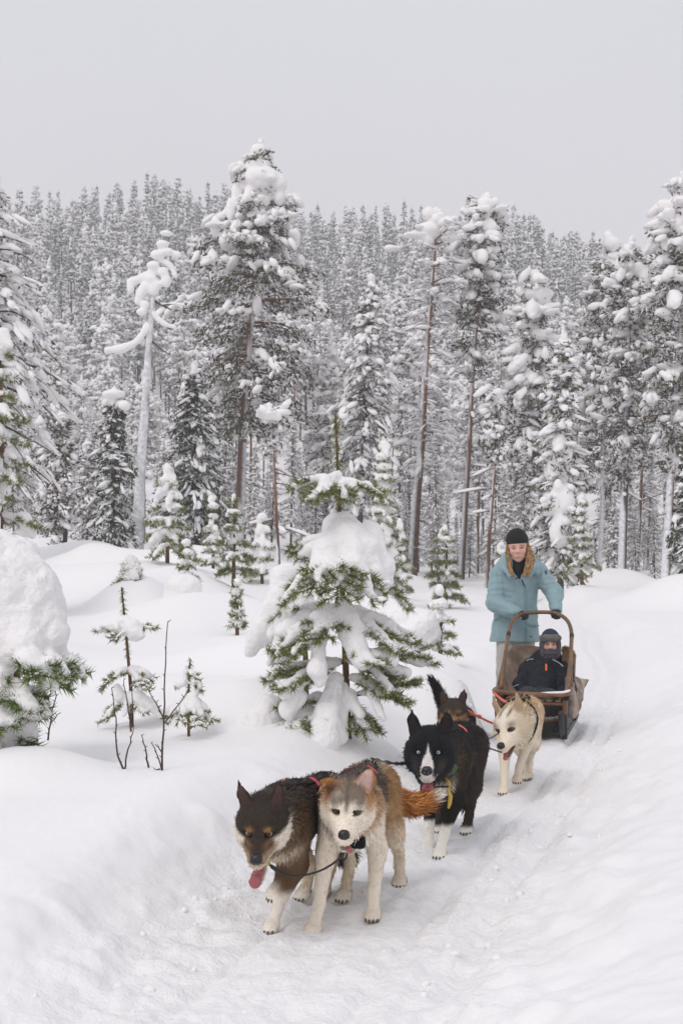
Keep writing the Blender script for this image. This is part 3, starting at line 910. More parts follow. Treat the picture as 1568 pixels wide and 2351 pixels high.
COL_B = dict(head=B_head, trunk=B_trunk,
             neck=lambda x: lerp(lerp(tile(B_cream, x), tile(B_br * 1.15, x), sstep(.32, .37, x['P'][:, 2])), tile(B_dark, x), sstep(.42, .52, x['P'][:, 2])),
             legf=lambda x: lerp(tile(C(.86, .79, .69), x), lerp(tile(C(.15, .085, .045), x), tile(B_dark, x), sstep(.0, .05, -x['P'][:, 0] + .14 + .3 * (x['P'][:, 2] - .2))), sstep(.13, .17, x['P'][:, 2] + .01 * x['n1'])),
             legh=lambda x: lerp(tile(B_cream, x), tile(B_dark, x), sstep(.2, .33, x['P'][:, 2]) * sstep(.02, .07, np.abs(x['P'][:, 1]))),
             paw=lambda x: tile(C(.86, .79, .69), x), tail=lambda x: tile(B_dark, x), ear=lambda x: tile(C(.035, .024, .018), x),
             jaw=lambda x: tile(C(.70, .62, .50), x))
# C: black with white blaze and socks
C_blk = C(.0115, .0115, .0135)
def C_head(x):
    h = x['h']; y = np.abs(h[:, 1])
    c = tile(C_blk, x)
    wblz = .0015 + .017 * sstep(.075, .135, h[:, 0])
    c = lerp(c, tile(C(.72, .68, .65), x), sstep(wblz + .003, wblz - .003, y) * sstep(.045, .065, h[:, 0]) * sstep(.045, .030, h[:, 2]))
    c = lerp(c, tile(C(.66, .60, .55), x), sstep(.10, .115, h[:, 0]) * sstep(-.050, -.056, h[:, 2]))
    return lerp(c, tile(C(.06, .05, .045), x), np.exp(-((y - .045) / .015) ** 2 - ((h[:, 2] + .03) / .02) ** 2) * .7)
def C_trunk(x):
    P = x['P']; c = lerp(tile(C(.065, .046, .034), x), tile(C_blk, x), sstep(.32, .47, P[:, 2] + .03 * x['n3']))
    return lerp(c, tile(C(.62, .52, .42), x), sstep(.24, .28, P[:, 0]) * sstep(.40, .36, P[:, 2] + .02 * x['n1']) * sstep(.09, .05, np.abs(P[:, 1])))
def C_neck(x):
    P = x['P']; c = tile(C_blk, x)
    c = lerp(c, tile(C(.13, .085, .045), x), np.exp(-((np.abs(P[:, 1]) - .10) / .04) ** 2 - ((P[:, 2] - .42) / .07) ** 2) * .8)
    return lerp(c, tile(C(.66, .56, .45), x), sstep(.36, .32, P[:, 2] + .02 * x['n1']) * sstep(.08, .04, np.abs(P[:, 1])))
COL_C = dict(head=C_head, trunk=C_trunk, neck=C_neck, tail=lambda x: tile(C_blk, x), ear=lambda x: tile(C_blk, x),
             legf=lambda x: lerp(tile(C(.86, .82, .74), x), tile(C(.020, .015, .013), x), sstep(.125, .150, x['P'][:, 2] + .01 * x['n1'] + .25 * (x['P'][:, 1] > 0) * 0)),
             legh=lambda x: lerp(tile(C(.70, .66, .60), x), tile(C(.048, .036, .029), x), sstep(.025, .05, x['P'][:, 2])),
             paw=lambda x: lerp(tile(C(.86, .82, .74), x), tile(C(.05, .04, .036), x), sstep(.03, .05, x['P'][:, 2]) * (x['P'][:, 0] < -.05)), jaw=lambda x: tile(C(.05, .045, .045), x))
# D: grey-brown with a tan face
D_dk, D_tan = C(.030, .024, .020), C(.26, .15, .075)
def D_head(x):
    h = x['h']; y = np.abs(h[:, 1]); c = tile(C(.055, .042, .032), x)
    c = lerp(c, tile(C(.30, .17, .085), x), np.exp(-((y - .030) / .016) ** 2 - ((h[:, 2] - .026) / .012) ** 2))
    c = lerp(c, tile(C(.26, .15, .08), x), sstep(.02, .0, h[:, 2]) * sstep(.02, .05, h[:, 0]))
    return lerp(c, tile(C(.55, .42, .30), x), sstep(-.02, -.04, h[:, 2]) * sstep(.03, .06, y))
COL_D = dict(head=D_head, trunk=lambda x: lerp(tile(D_tan, x), tile(D_dk, x), sstep(.33, .43, x['P'][:, 2] + .03 * x['n1'])), neck=lambda x: tile(D_dk * 1.3, x),
             tail=lambda x: tile(C(.020, .016, .014), x), ear=lambda x: tile(C(.035, .025, .02), x), legf=lambda x: lerp(tile(C(.5, .4, .3), x), tile(D_dk * 1.4, x), sstep(.12, .26, x['P'][:, 2])),
             legh=lambda x: tile(D_dk * 1.5, x), paw=lambda x: tile(C(.6, .5, .4), x), jaw=lambda x: tile(C(.5, .38, .27), x))
# E: cream with grey-tan marks
E_cr, E_tan = C(.80, .65, .45), C(.50, .32, .15)
def E_head(x):
    h = x['h']; y = np.abs(h[:, 1]); c = tile(C(.84, .73, .58), x)
    c = lerp(c, tile(C(.27, .23, .18), x), np.exp(-((y - .040) / .018) ** 2 - ((h[:, 2] - .036) / .018) ** 2) * .85)
    c = lerp(c, tile(C(.12, .085, .055), x), np.exp(-((y - .022) / .009) ** 2) * sstep(.058, .072, h[:, 2]) * .85)
    c = lerp(c, tile(C(.55, .42, .27), x), sstep(.05, .07, y) * .6)
    return lerp(c, tile(C(.82, .78, .72), x), np.exp(-(y / .008) ** 2) * sstep(.01, .05, h[:, 2]) * .8)
def E_trunk(x):
    P = x['P']; c = lerp(tile(E_cr, x), tile(E_tan, x), sstep(.36, .46, P[:, 2] + .03 * x['n3']))
    return lerp(c, tile(C(.14, .11, .085), x), sstep(.475, .51, P[:, 2] + .015 * x['n1']) * sstep(.05, .02, np.abs(P[:, 1])) * .8)
COL_E = dict(head=E_head, trunk=E_trunk, neck=lambda x: lerp(tile(C(.74, .62, .46), x), tile(E_tan, x), sstep(.45, .52, x['P'][:, 2]) * .7),
             tail=lambda x: tile(E_tan, x), ear=lambda x: tile(C(.50, .36, .22), x), legf=lambda x: tile(C(.84, .74, .60), x), legh=lambda x: lerp(tile(C(.84, .74, .60), x), tile(E_tan * 1.1, x), sstep(.25, .4, x['P'][:, 2]) * .6),
             paw=lambda x: tile(C(.84, .74, .60), x), jaw=lambda x: tile(C(.70, .58, .45), x))

def foot(x, y, d, lift=0.0):
    p = W(x, y, d); p[2] = max(gz(p[0], p[1]) - .004, -.01) if lift < .05 else p[2]; return (*p, lift)

dogA = make_dog(dict(label='cream and tan lead dog with a dark saddle and an orange white-tipped tail', heading=-101.8, root=(.075, 5.83), scale=1.02,
    head=W(799, 1848, 5.30), hyaw=7, hpitch=-17, hroll=-3, hs=1.10, mouth=.12, tongue=(.001, .020, .009), iris=(.07, .035, .014), agouti=.5,
    FL=foot(857, 2103, 5.60), FR=foot(722, 2143, 5.38, .12), HL=foot(918, 2025, 6.20, .0), HR=foot(792, 2066, 5.93),
    tail=[W(928, 1845, 6.25), W(952, 1850, 6.22), W(982, 1840, 6.20), W(1004, 1826, 6.18)], tailr=.027, colors=COL_A, strands=37000, seed=1,
    earin=(.68, .50, .47),
    ears=[dict(base=(-.02, .046, .056), mid=(-.018, .062, .092), tip=(-.022, .070, .132), face=(1, -.15, .1), r=.037),
          dict(base=(-.015, .044, .056), mid=(.002, .072, .084), tip=(.034, .098, .050), face=(-.5, .3, 1), r=.035)]))
dogB = make_dog(dict(label='dark brown lead dog with a white-cheeked black mask and open mouth', heading=-114, root=(-.165, 5.72), scale=1.0, bz=-.02,
    head=W(601, 1893, 5.12), hyaw=20, hpitch=-22, hs=1.10, mouth=.95, tongue=(.012, -.012, .0185), iris=(.28, .15, .06), agouti=.9,
    FL=foot(627, 2132, 5.42), FR=foot(640, 2050, 5.52, .5), HL=foot(745, 2030, 6.02), HR=foot(700, 2052, 5.95),
    tail=[W(770, 1905, 6.22), W(790, 1950, 6.25), W(800, 1985, 6.25)], colors=COL_B, strands=37000, seed=2, bend=.0,
    ears=[dict(base=(-.024, .044, .055), mid=(-.032, .054, .092), tip=(-.042, .060, .138), face=(1, .6, 0), r=.029),
          dict(base=(-.024, .046, .055), mid=(-.030, .060, .092), tip=(-.036, .074, .138), face=(1, .3, 0), r=.029)]))
dogC = make_dog(dict(label='black dog with pale blue eyes, white blaze and hanging pink tongue', heading=-107, root=(.555, 7.17), scale=1.09, bz=-.01,
    head=W(986, 1722, 6.74), hyaw=10, hpitch=-9, hs=1.24, mouth=.62, tongue=(.042, .0, .0185), iris=(.62, .76, .90), agouti=.15,
    FL=foot(1011, 1964, 6.83), FR=foot(984, 1938, 7.02), HL=foot(1072, 1908, 7.46), HR=foot(1003, 1905, 7.50),
    tail=[W(1075, 1760, 7.72), W(1070, 1810, 7.78), W(1066, 1850, 7.8)], tailr=.03, colors=COL_C, strands=36000, seed=3, earin=(.03, .022, .02), eyes=.66, ears=[dict(tip=(-.036, .058, .128), r=.029), dict(tip=(-.036, .062, .128), r=.029)]))
dogD = make_dog(dict(label='grey-brown dog with a tan face and raised black tail, mostly behind the black dog', heading=-96, root=(.76, 9.40), scale=.98, bz=-.06,
    head=W(1040, 1637, 8.92), hyaw=2, hpitch=-10, hs=1.08, mouth=0, iris=(.22, .11, .03), agouti=.6,
    FL=(.80, 9.12, 0), FR=(.66, 9.20, 0), HL=(.86, 9.70, 0), HR=(.72, 9.62, 0),
    tail=[W(1020, 1625, 9.80), W(1008, 1590, 9.82), W(988, 1556, 9.84)], tailr=.026, colors=COL_D, strands=18000, seed=4, res=.008, furw=1.3))
dogE = make_dog(dict(label='pale cream dog with grey brow marks trotting in front of the sled', heading=-103, root=(1.155, 9.18), scale=1.04, bz=-.01,
    head=W(1171, 1664, 8.60), hyaw=-14, hpitch=-22, hroll=8, hs=1.22, mouth=.35, tongue=(.001, .0, .010), iris=(.08, .04, .015), agouti=.10,
    FL=foot(1187, 1795, 9.05, .1), FR=foot(1156, 1822, 8.80), HL=foot(1212, 1786, 9.46), HR=foot(1200, 1786, 9.42),
    tail=[W(1212, 1690, 9.74), W(1210, 1725, 9.76)], tailr=.026, colors=COL_E, strands=24000, seed=5, res=.0075, furw=1.0, furlen=.8, earin=(.42, .30, .21), ears=[dict(tip=(-.034, .060, .150), r=.026), dict(tip=(-.034, .060, .150), r=.026)]))
DOGS = [dogA, dogB, dogC, dogD, dogE]
# --- harnesses and lines
def dot(mb, a, b, r): mb.tube([a, b], r, 8)
cA = harness(dogA, M_pinkw, wide=.024, loop=False, collar=False)
mb = MB(); _q = dogA['toL'](W(822, 1934, 5.42)); mb.box(_q, (.05, .055, .045), bev=.012); obj('chest_pad', mb.mesh('chest_pad', M_web), dogA['T'])
cB = harness(dogB, M_pinkw, wide=.036, collar=False, loop=False)
cC = harness(dogC, M_redw, wide=.030, loop=False)
cD = harness(dogD, None, wide=.03)
cE = harness(dogE, None, M_blueweb, wide=.026, collar=False)

def sag(a, b, s, n=14):
    a = np.asarray(a, float); b = np.asarray(b, float); t = np.linspace(0, 1, n)
    p = a + (b - a) * t[:, None]; p[:, 2] -= s * 4 * t * (1 - t); return p
def throat(dog, c, drop=.10):
    """hanging point under the collar, in the world"""
    p = np.asarray(c, float); h = dog['bvh'].ray_cast(Vector(p), Vector((.45, 0, -1)).normalized())
    return dog['toW'](np.array(h[0]) if h[0] is not None else p - [0, 0, drop])
# neckline joining the lead pair
pB0 = throat(dogB, cB); pA0 = throat(dogA, cA)
eB = W(618, 1984, 5.14); eA = W(796, 1945, 5.34)
nl = empty('neckline', eB)
tag(nl, 'black neckline cable with yellow snaps slung between the two lead dogs', 'rope')
o3 = np.asarray(eB)
mb = MB(); pts = [W(620, 1986, 5.14), W(642, 2003, 5.15), W(672, 2012, 5.17), W(705, 2009, 5.2), W(740, 1998, 5.24), W(765, 1983, 5.28), W(782, 1968, 5.31), W(792, 1955, 5.335)]
pts = np.array(pts); t = np.linspace(0, len(pts) - 1, 30); pts = np.stack([np.interp(t, range(len(pts)), pts[:, i]) for i in range(3)], 1)
for _ in range(3): pts[1:-1] = (pts[:-2] + 2 * pts[1:-1] + pts[2:]) / 4
r = np.full(30, .0042); r[1:5] = .0075; r[25:28] = .008
mb.tube(pts - o3, r, 8); obj('cable', mb.mesh('cable', M_black), nl)
for a, b in ((pB0, eB), (pA0, eA)):
    mb = MB(); q = sag(a, b, -.004, 8)
    mb.tube(q - o3, [.005, .008, .005, .008, .005, .009, .006, .007], 8)
    obj('snap', mb.mesh('snap', M_yellow), nl)
mb = MB()                                                      # loop at the end of the cable
th = np.linspace(0, 2 * np.pi, 15); c0 = W(790, 1962, 5.33)
mb.tube(np.stack([c0[0] + .010 * np.cos(th), np.full(15, c0[1]), c0[2] + .020 * np.sin(th)], 1) - o3, .004, 6, caps=False)
obj('loop', mb.mesh('loop', M_black), nl)

def line(name, pts, r, m, label, knots=None, extra=()):
    o = np.asarray(pts[0], float); mb = MB(); p = np.asarray(pts) - o
    rr = np.full(len(p), r)
    if knots:
        for k_ in knots: rr[k_] = r * 1.9
    mb.tube(p, rr, 8)
    ob = obj(name, mb.mesh(name, m), None, o); tag(ob, label, 'rope'); return ob
# tug line from lead dog back to the black dog, and the gang line on to the sled
tA = dogA['toW'](onback(dogA, -.26, 0, .015))
line('tug_line', sag(tA, W(944, 1751, 6.9), .012, 16), .0055, M_black, 'black knotted tug line running from the lead dogs back past the black dog', knots=(2, 5, 6, 9, 11, 13))
tC = dogC['toW'](onback(dogC, -.27, 0, .012))
line('gang_line', sag(W(1108, 1700, 7.7), W(1150, 1678, 8.7), .01, 10), .0045, M_black, 'thin black line between the black dog and the cream dog')
lo = line('loose_neckline', np.array([W(1106, 1706, 7.75), W(1118, 1716, 8.0), W(1135, 1722, 8.25), W(1150, 1727, 8.45), W(1165, 1728, 8.55)]), .005, M_black, 'short loose black neckline with a toggle hanging under the cream dog')
mb = MB(); pt = W(1165, 1728, 8.55) - W(1106, 1706, 7.75); mb.tube([pt + [0, 0, .018], pt - [0, 0, .02]], .008, 8); obj('toggle', mb.mesh('toggle', M_black), lo)
line('coral_tug_line', np.concatenate([sag(W(1067, 1630, 9.15), W(1100, 1645, 9.25), .004, 6), sag(W(1104, 1648, 9.27), W(1142, 1664, 9.5), .004, 6)]), .0075, M_redw, 'coral red knotted rope from the grey-brown dog towards the cream dog', knots=(1, 2, 5))
# yellow snap and camouflage collar cloth of the black dog
M_camo = mat('green_camouflage', (.055, .10, .045), .85, var=.8, vscale=38, bump=.4, bscale=60)
n0 = dogC['toL'](W(1018, 1768, 6.80))
cv_, cq_ = sdf_mesh([ell(n0, (.035, .050, .030)), ell(n0 + np.array([-.01, .030, .012]), (.03, .035, .028)), ell(n0 + np.array([0, -.035, -.012]), (.025, .03, .02))], .006, k=.015)
cv_ = cv_ + .006 * noise(cv_, 40, 2, 5)[:, None]
obj('neck_cloth', new_mesh('neck_cloth', cv_, cq_, M_camo), dogC['T'])
mb = MB(); ps = [W(1022, 1786, 6.74), W(1030, 1797, 6.72), W(1028, 1812, 6.70), W(1034, 1828, 6.70), W(1032, 1845, 6.70), W(1029, 1856, 6.70)]
mb.tube(np.array([dogC['toL'](p) for p in ps]), [.006, .009, .006, .010, .009, .005], 8)
obj('snap', mb.mesh('snap', M_yellow), dogC['T'])
mb = MB(); ps = [W(945, 1750, 6.9), W(952, 1775, 6.85), W(962, 1797, 6.8), W(985, 1808, 6.76), W(1012, 1806, 6.72), W(1030, 1806, 6.70)]
mb.tube(np.array([dogC['toL'](p) for p in ps]), .005, 8); obj('neckline', mb.mesh('neckline', M_black), dogC['T'])
# ------------------------------------------------------------------ the sled
M_wood = mat('varnished_ash', (.17, .075, .030), .38, var=.45, vscale=14, bump=.15, bscale=60)
M_woodl = mat('handlebar_wood', (.165, .088, .038), .40, var=.4, vscale=16, bump=.15, bscale=60)
M_tarp = mat('black_tarpaulin', (.012, .012, .014), .55, bump=.5, bscale=14, bdist=.03)
M_steel = mat('steel', (.35, .34, .33), .4, metal=1.0)
M_rubber = mat('black_plastic', (.010, .010, .011), .5)
def hide_mat(name, a, b):
    m = mat(name, attr='Col', rough=.9, bump=.8, bscale=90, bdist=.01, spec=.1, var=.25, vscale=40); return m
M_hide = hide_mat('reindeer_hide', 0, 0)

SPHI = rad(-102.6)
SROOT = np.array([1.655, 12.05, 0.0])
_c, _s = math.cos(SPHI), math.sin(SPHI)
SR = np.array([[_c, -_s, 0], [_s, _c, 0], [0, 0, 1]])
def SL(P): return (np.asarray(P, float) - SROOT) @ SR
SROOT[2] = gz(1.655, 12.05)
sled = empty('dog_sled', SROOT, SPHI)
tag(sled, 'wooden basket dog sled with bent handlebar and black front tarp', 'sled')
def cur(pts, n=24, sm=3):
    pts = np.asarray(pts, float); seg = np.concatenate([[0], np.cumsum(np.linalg.norm(np.diff(pts, axis=0), axis=1))])
    t = np.linspace(0, seg[-1], n); p = np.stack([np.interp(t, seg, pts[:, i]) for i in range(3)], 1)
    for _ in range(sm): p[1:-1] = (p[:-2] + 2 * p[1:-1] + p[2:]) / 4
    return p
def part(name, fn, m, smooth=True, parent=None):
    mb = MB(); fn(mb); return obj(name, mb.mesh(name, m, smooth), parent or sled)
for s in (1, -1):
    part('runner', lambda mb: mb.tube(cur([(.78, .25 * s, .26), (.70, .25 * s, .12), (.52, .25 * s, .035), (.2, .25 * s, .022), (-.6, .25 * s, .022), (-1.35, .25 * s, .022)], 30), .022, 8, flat=1.2), M_rubber)
    part('stanchion', lambda mb: mb.tube(cur([(.50, .25 * s, .03), (.50, .26 * s, .2), (.49, .27 * s, .39)], 8), .022, 8), M_wood)
    part('stanchion', lambda mb: mb.tube(cur([(.02, .25 * s, .03), (.0, .26 * s, .3), (-.02, .275 * s, .46)], 8), .018, 8), M_wood)
    part('stanchion', lambda mb: mb.tube(cur([(-.50, .25 * s, .03), (-.52, .26 * s, .3), (-.60, .272 * s, .62)], 8), .016, 8), M_wood)
    part('side_rail', lambda mb: mb.tube(cur([(.52, .295 * s, .385), (.2, .30 * s, .375), (-.2, .29 * s, .42), (-.62, .275 * s, .64)], 20), .016, 8), M_wood)
    part('side_panel', lambda mb: mb.add(np.array([[x, (.262 + e) * s, z] for x in (.48, -.55) for z in (.08, .36) for e in (0, .01)]),
         [[0, 1, 3, 2], [4, 6, 7, 5], [0, 4, 5, 1], [2, 3, 7, 6], [0, 2, 6, 4], [1, 5, 7, 3]]), M_tarp, False)
    part('front_block', lambda mb: mb.box((.53, .262 * s, .12), (.06, .05, .20), bev=.012), M_rubber)
    part('rope_lashing', lambda mb: [mb.tube(cur([(.49 + .03 * math.cos(a), .268 * s + .03 * math.sin(a), .335 + .012 * k + a * .001) for a in np.linspace(0, 6.3, 12)], 12, 0), .006, 6) for k in range(3)], M_black)
# bent handlebar: rises from the mid stanchions, over the musher's hands
hb = [SL(W(1148, 1598, 11.85)), SL(W(1152, 1560, 12.0)), SL(W(1160, 1500, 12.25)), SL(W(1168, 1448, 12.5)), SL(W(1176, 1424, 12.62)), SL(W(1190, 1411, 12.7)), SL(W(1212, 1406, 12.75)),
      SL(W(1262, 1405, 12.68)), SL(W(1290, 1412, 12.58)), SL(W(1306, 1428, 12.5)), SL(W(1312, 1452, 12.4)), SL(W(1310, 1500, 12.15)), SL(W(1304, 1560, 11.85)), SL(W(1297, 1602, 11.65))]
HBAR = part('handlebar', lambda mb: mb.tube(cur(hb, 60, 2), .0175, 10), M_woodl)
for s, (p0, p1) in enumerate(((W(1160, 1500, 12.25), W(1138, 1600, 12.2)), (W(1310, 1500, 12.15), W(1310, 1640, 12.0)))):
    part('brace', lambda mb: mb.tube([SL(p0), SL(p1)], .014, 8), M_wood)
for (a, b) in ((hb[3], hb[2]), (hb[10], hb[11])):
    part('tape_wrap', lambda mb: mb.tube([a * .9 + b * .1, a * .75 + b * .25], .0195, 10), M_black, True, HBAR)
# brush bow, laid flat and wide
bow = cur([(.20, .30, .405), (.46, .305, .40), (.585, .275, .385), (.645, .15, .385), (.665, 0, .39), (.645, -.15, .395), (.585, -.275, .40), (.46, -.305, .40), (.20, -.30, .405)], 44, 3)
BOW = part('brush_bow', lambda mb: mb.tube(bow, .030, 10, flat=.62), M_wood)
part('snow_on_bow', lambda mb: mb.tube(bow[8:20] + np.array([0, 0, .016]), [.004, .012, .018, .020, .019, .021, .020, .021, .018, .016, .010, .003], 8, flat=.6), M_tsnow, True, BOW)
for x, z, r in ((.50, .30, .014), (.50, .17, .012), (0, .30, .014), (-.5, .30, .014)):
    part('cross_bar', lambda mb: mb.tube([(x, -.27, z), (x, .27, z)], r, 8), M_wood)
for k in range(7):
    y = -.21 + .07 * k
    part('basket_slat', lambda mb: mb.box((-.02, y, .322), (1.06, .045, .012), bev=.004), M_wood, False)
def tarp(mb):
    n, m = 16, 12; V = []
    for i in range(n):
        for j in range(m):
            u, w_ = i / (n - 1), j / (m - 1); y = -.245 + .49 * u
            V.append((.47 + .03 * math.sin(u * math.pi) - .10 * (1 - w_) + .012 * math.sin(9 * u + 4 * w_), y, .06 + .27 * w_ + .01 * math.sin(7 * u)))
    V = np.array(V); Q = [[i * m + j, (i + 1) * m + j, (i + 1) * m + j + 1, i * m + j + 1] for i in range(n - 1) for j in range(m - 1)]
    k = len(V); V2 = V - [.012, 0, 0]
    mb.add(np.concatenate([V, V2]), Q + [[a + k for a in q[::-1]] for q in Q])
part('front_tarp', tarp, M_tarp)
part('sled_bag', lambda mb: mb.box((-.05, 0, .21), (.95, .47, .2), bev=.05), M_tarp)
def chain(mb):
    a, b = np.array([.545, .02, .20]), np.array([.545, .24, .205])
    for k in range(9):
        c = a + (b - a) * (k + .5) / 9; c[2] -= .012 * math.sin(math.pi * (k + .5) / 9)
        th = np.linspace(0, 2 * np.pi, 13); e = (0, 1) if k % 2 else (1, 0)
        mb.tube(np.stack([c[0] + .007 * e[0] * np.sin(th), c[1] + .017 * np.cos(th), c[2] + .007 * e[1] * np.sin(th)], 1), .0032, 6, caps=False)
part('chain', chain, M_steel)
part('tug_rope', lambda mb: mb.tube(cur([SL(W(1132, 1590, 11.45)), SL(W(1150, 1606, 11.2)), SL(W(1172, 1618, 10.6)), SL(W(1195, 1616, 9.95))], 12), .010, 8), M_redw)
part('brake_mat', lambda mb: mb.box((-.85, 0, .07), (.3, .34, .02), bev=.006), M_rubber)
part('footboard', lambda mb: mb.box((-.95, .25, .056), (.45, .075, .02), bev=.006), M_rubber)
part('footboard', lambda mb: mb.box((-.95, -.25, .056), (.45, .075, .02), bev=.006), M_rubber)

def hide(name, grid, label, c0, c1, seed, thick=.022):
    """grid: rows of world points -> a thick draped skin"""
    G = np.array(grid); n, m = G.shape[:2]; N_, M_ = 36, 30
    def rs(A, k, ax_):
        t = np.linspace(0, A.shape[ax_] - 1, k); i = np.clip(np.floor(t).astype(int), 0, A.shape[ax_] - 2); f = t - i
        f = f * f * (3 - 2 * f)
        A0 = np.take(A, i, ax_); A1 = np.take(A, i + 1, ax_); sh = [1, 1, 1]; sh[ax_] = k
        return A0 + (A1 - A0) * f.reshape(sh)
    G = rs(rs(G, N_, 0), M_, 1)
    o = G.mean((0, 1)); o[2] = G[..., 2].min()
    V = (G - o).reshape(-1, 3)
    u, w_ = np.meshgrid(np.linspace(0, 1, N_), np.linspace(0, 1, M_), indexing='ij'); u = u.ravel(); w_ = w_.ravel()
    e = np.minimum(np.minimum(u, 1 - u), np.minimum(w_, 1 - w_))
    i, j = np.meshgrid(np.arange(N_ - 1), np.arange(M_ - 1), indexing='ij'); a = (i * M_ + j).ravel()
    Q = np.stack([a, a + 1, a + M_ + 1, a + M_], 1)
    N = vnormals(V, Q)
    V = V + N * (.018 * noise(V + seed, 9, 2, seed))[:, None]
    th = thick * np.minimum(1, e * 9 + .15)[:, None]
    k = len(V)
    nz = noise(V + seed, 7, 3, 2)
    col = lerp(np.tile(np.asarray(c0, float), (k, 1)), np.tile(np.asarray(c1, float), (k, 1)), sstep(-.4, .5, nz))
    V2 = np.concatenate([V + N * th / 2, V - N * th / 2])
    B = list(range(0, M_)) + [r_ * M_ + M_ - 1 for r_ in range(1, N_)] + [(N_ - 1) * M_ + c_ for c_ in range(M_ - 2, -1, -1)] + [r_ * M_ for r_ in range(N_ - 2, 0, -1)]
    rim = [[B[t], B[t - 1], B[t - 1] + k, B[t] + k] for t in range(len(B))]
    F = np.concatenate([Q, Q[:, ::-1] + k, np.array(rim)])
    ob = obj(name, new_mesh(name, V2, F, M_hide, True, np.concatenate([col, col * .9])), None, o)
    tag(ob, label, 'hide', 'hides on the sled'); return ob
hide('reindeer_hide', [[W(1150, 1590, 12.0), W(1158, 1540, 12.35), W(1166, 1496, 12.62), W(1178, 1488, 12.85)],
                       [W(1182, 1600, 12.0), W(1186, 1545, 12.40), W(1190, 1490, 12.68), W(1196, 1486, 12.9)],
                       [W(1222, 1605, 12.05), W(1222, 1550, 12.45), W(1218, 1486, 12.72), W(1220, 1484, 12.92)],
                       [W(1265, 1605, 12.05), W(1262, 1550, 12.45), W(1258, 1492, 12.72), W(1256, 1490, 12.9)]],
     'grey-brown reindeer hide lining the back of the sled seat', (.16, .115, .085), (.27, .20, .15), 1)
hide('reindeer_hide', [[W(1296, 1556, 12.15), W(1297, 1585, 11.95), W(1299, 1620, 11.9), W(1303, 1645, 11.88)],
                       [W(1308, 1552, 12.20), W(1312, 1590, 11.95), W(1314, 1628, 11.88), W(1316, 1652, 11.86)],
                       [W(1328, 1556, 12.35), W(1330, 1590, 12.2), W(1326, 1622, 12.05), W(1322, 1646, 11.95)],
                       [W(1350, 1560, 12.5), W(1340, 1578, 12.42), W(1338, 1600, 12.3), W(1330, 1622, 12.1)]],
     'pale brown reindeer hide flap hanging out over the side of the sled', (.20, .15, .12), (.52, .43, .36), 2)

# ------------------------------------------------------------------ people
M_skinp = mat('skin', attr='Col', rough=.5, spec=.3)
M_hair = mat('blond_hair', attr='Col', rough=.5, spec=.3)
M_jkt = mat('pale_blue_shell', (.235, .345, .375), .62, bump=.45, bscale=13, var=.07, vscale=5, bdist=.02, sheen=.1)
M_jktd = mat('blue_shell_trim', (.17, .295, .33), .62, bump=.2, bscale=40)
M_navy = mat('navy_shell', (.006, .008, .015), .6, bump=.7, bscale=12, bdist=.025, spec=.25)
M_knit = mat('black_knit', (.009, .009, .010), .9, bump=.6, bscale=150, bdist=.004)
M_glove = mat('black_glove', (.010, .010, .011), .7, bump=.4, bscale=60, bdist=.005)
M_trous = mat('light_grey_trousers', (.44, .42, .395), .8, bump=.5, bscale=14, bdist=.02)
M_boot = mat('dark_boot', (.02, .018, .017), .6)
M_gaiter = mat('grey_fleece', (.075, .075, .095), .95, bump=.7, bscale=120, bdist=.006)
M_greyfur = mat('grey_fur', attr='Col', rough=.95)
M_btn = mat('dark_snap_button', (.012, .014, .018), .3)
M_orange = mat('orange_zip_pull', (.85, .20, .02), .5)
M_refl = mat('reflective_piping', (.55, .56, .58), .4)
M_patch = mat('arm_patch', (.5, .12, .08), .7)

def face_col(V, N, hc, hR, hs, cover=None):
    h = ((V - hc) @ hR) / hs; y = np.abs(h[:, 1]); z = h[:, 2]; f = h[:, 0]
    c = np.tile(C(.68, .41, .32), (len(V), 1))
    c = lerp(c, np.tile(C(.62, .27, .21), (len(V), 1)), np.exp(-((y - .042) / .026) ** 2 - ((z + .024) / .026) ** 2) * .45)
    c = lerp(c, np.tile(C(.50, .17, .15), (len(V), 1)), np.exp(-(y / .021) ** 4 - ((z + .067) / .0075) ** 2) * (f > .05) * .9)
    c = lerp(c, np.tile(C(.16, .085, .05), (len(V), 1)), np.exp(-((y - .033) / .019) ** 4 - ((z - .024) / .0055) ** 2) * (f > .04) * .9)
    c = lerp(c, np.tile(C(.20, .10, .08), (len(V), 1)), np.exp(-((y - .032) / .017) ** 4 - ((z - .003) / .0080) ** 2) * (f > .04) * .85)
    c = lerp(c, np.tile(C(.16, .05, .045), (len(V), 1)), np.exp(-(y / .02) ** 4 - ((z + .0665) / .0022) ** 2) * (f > .05) * .7)
    return c
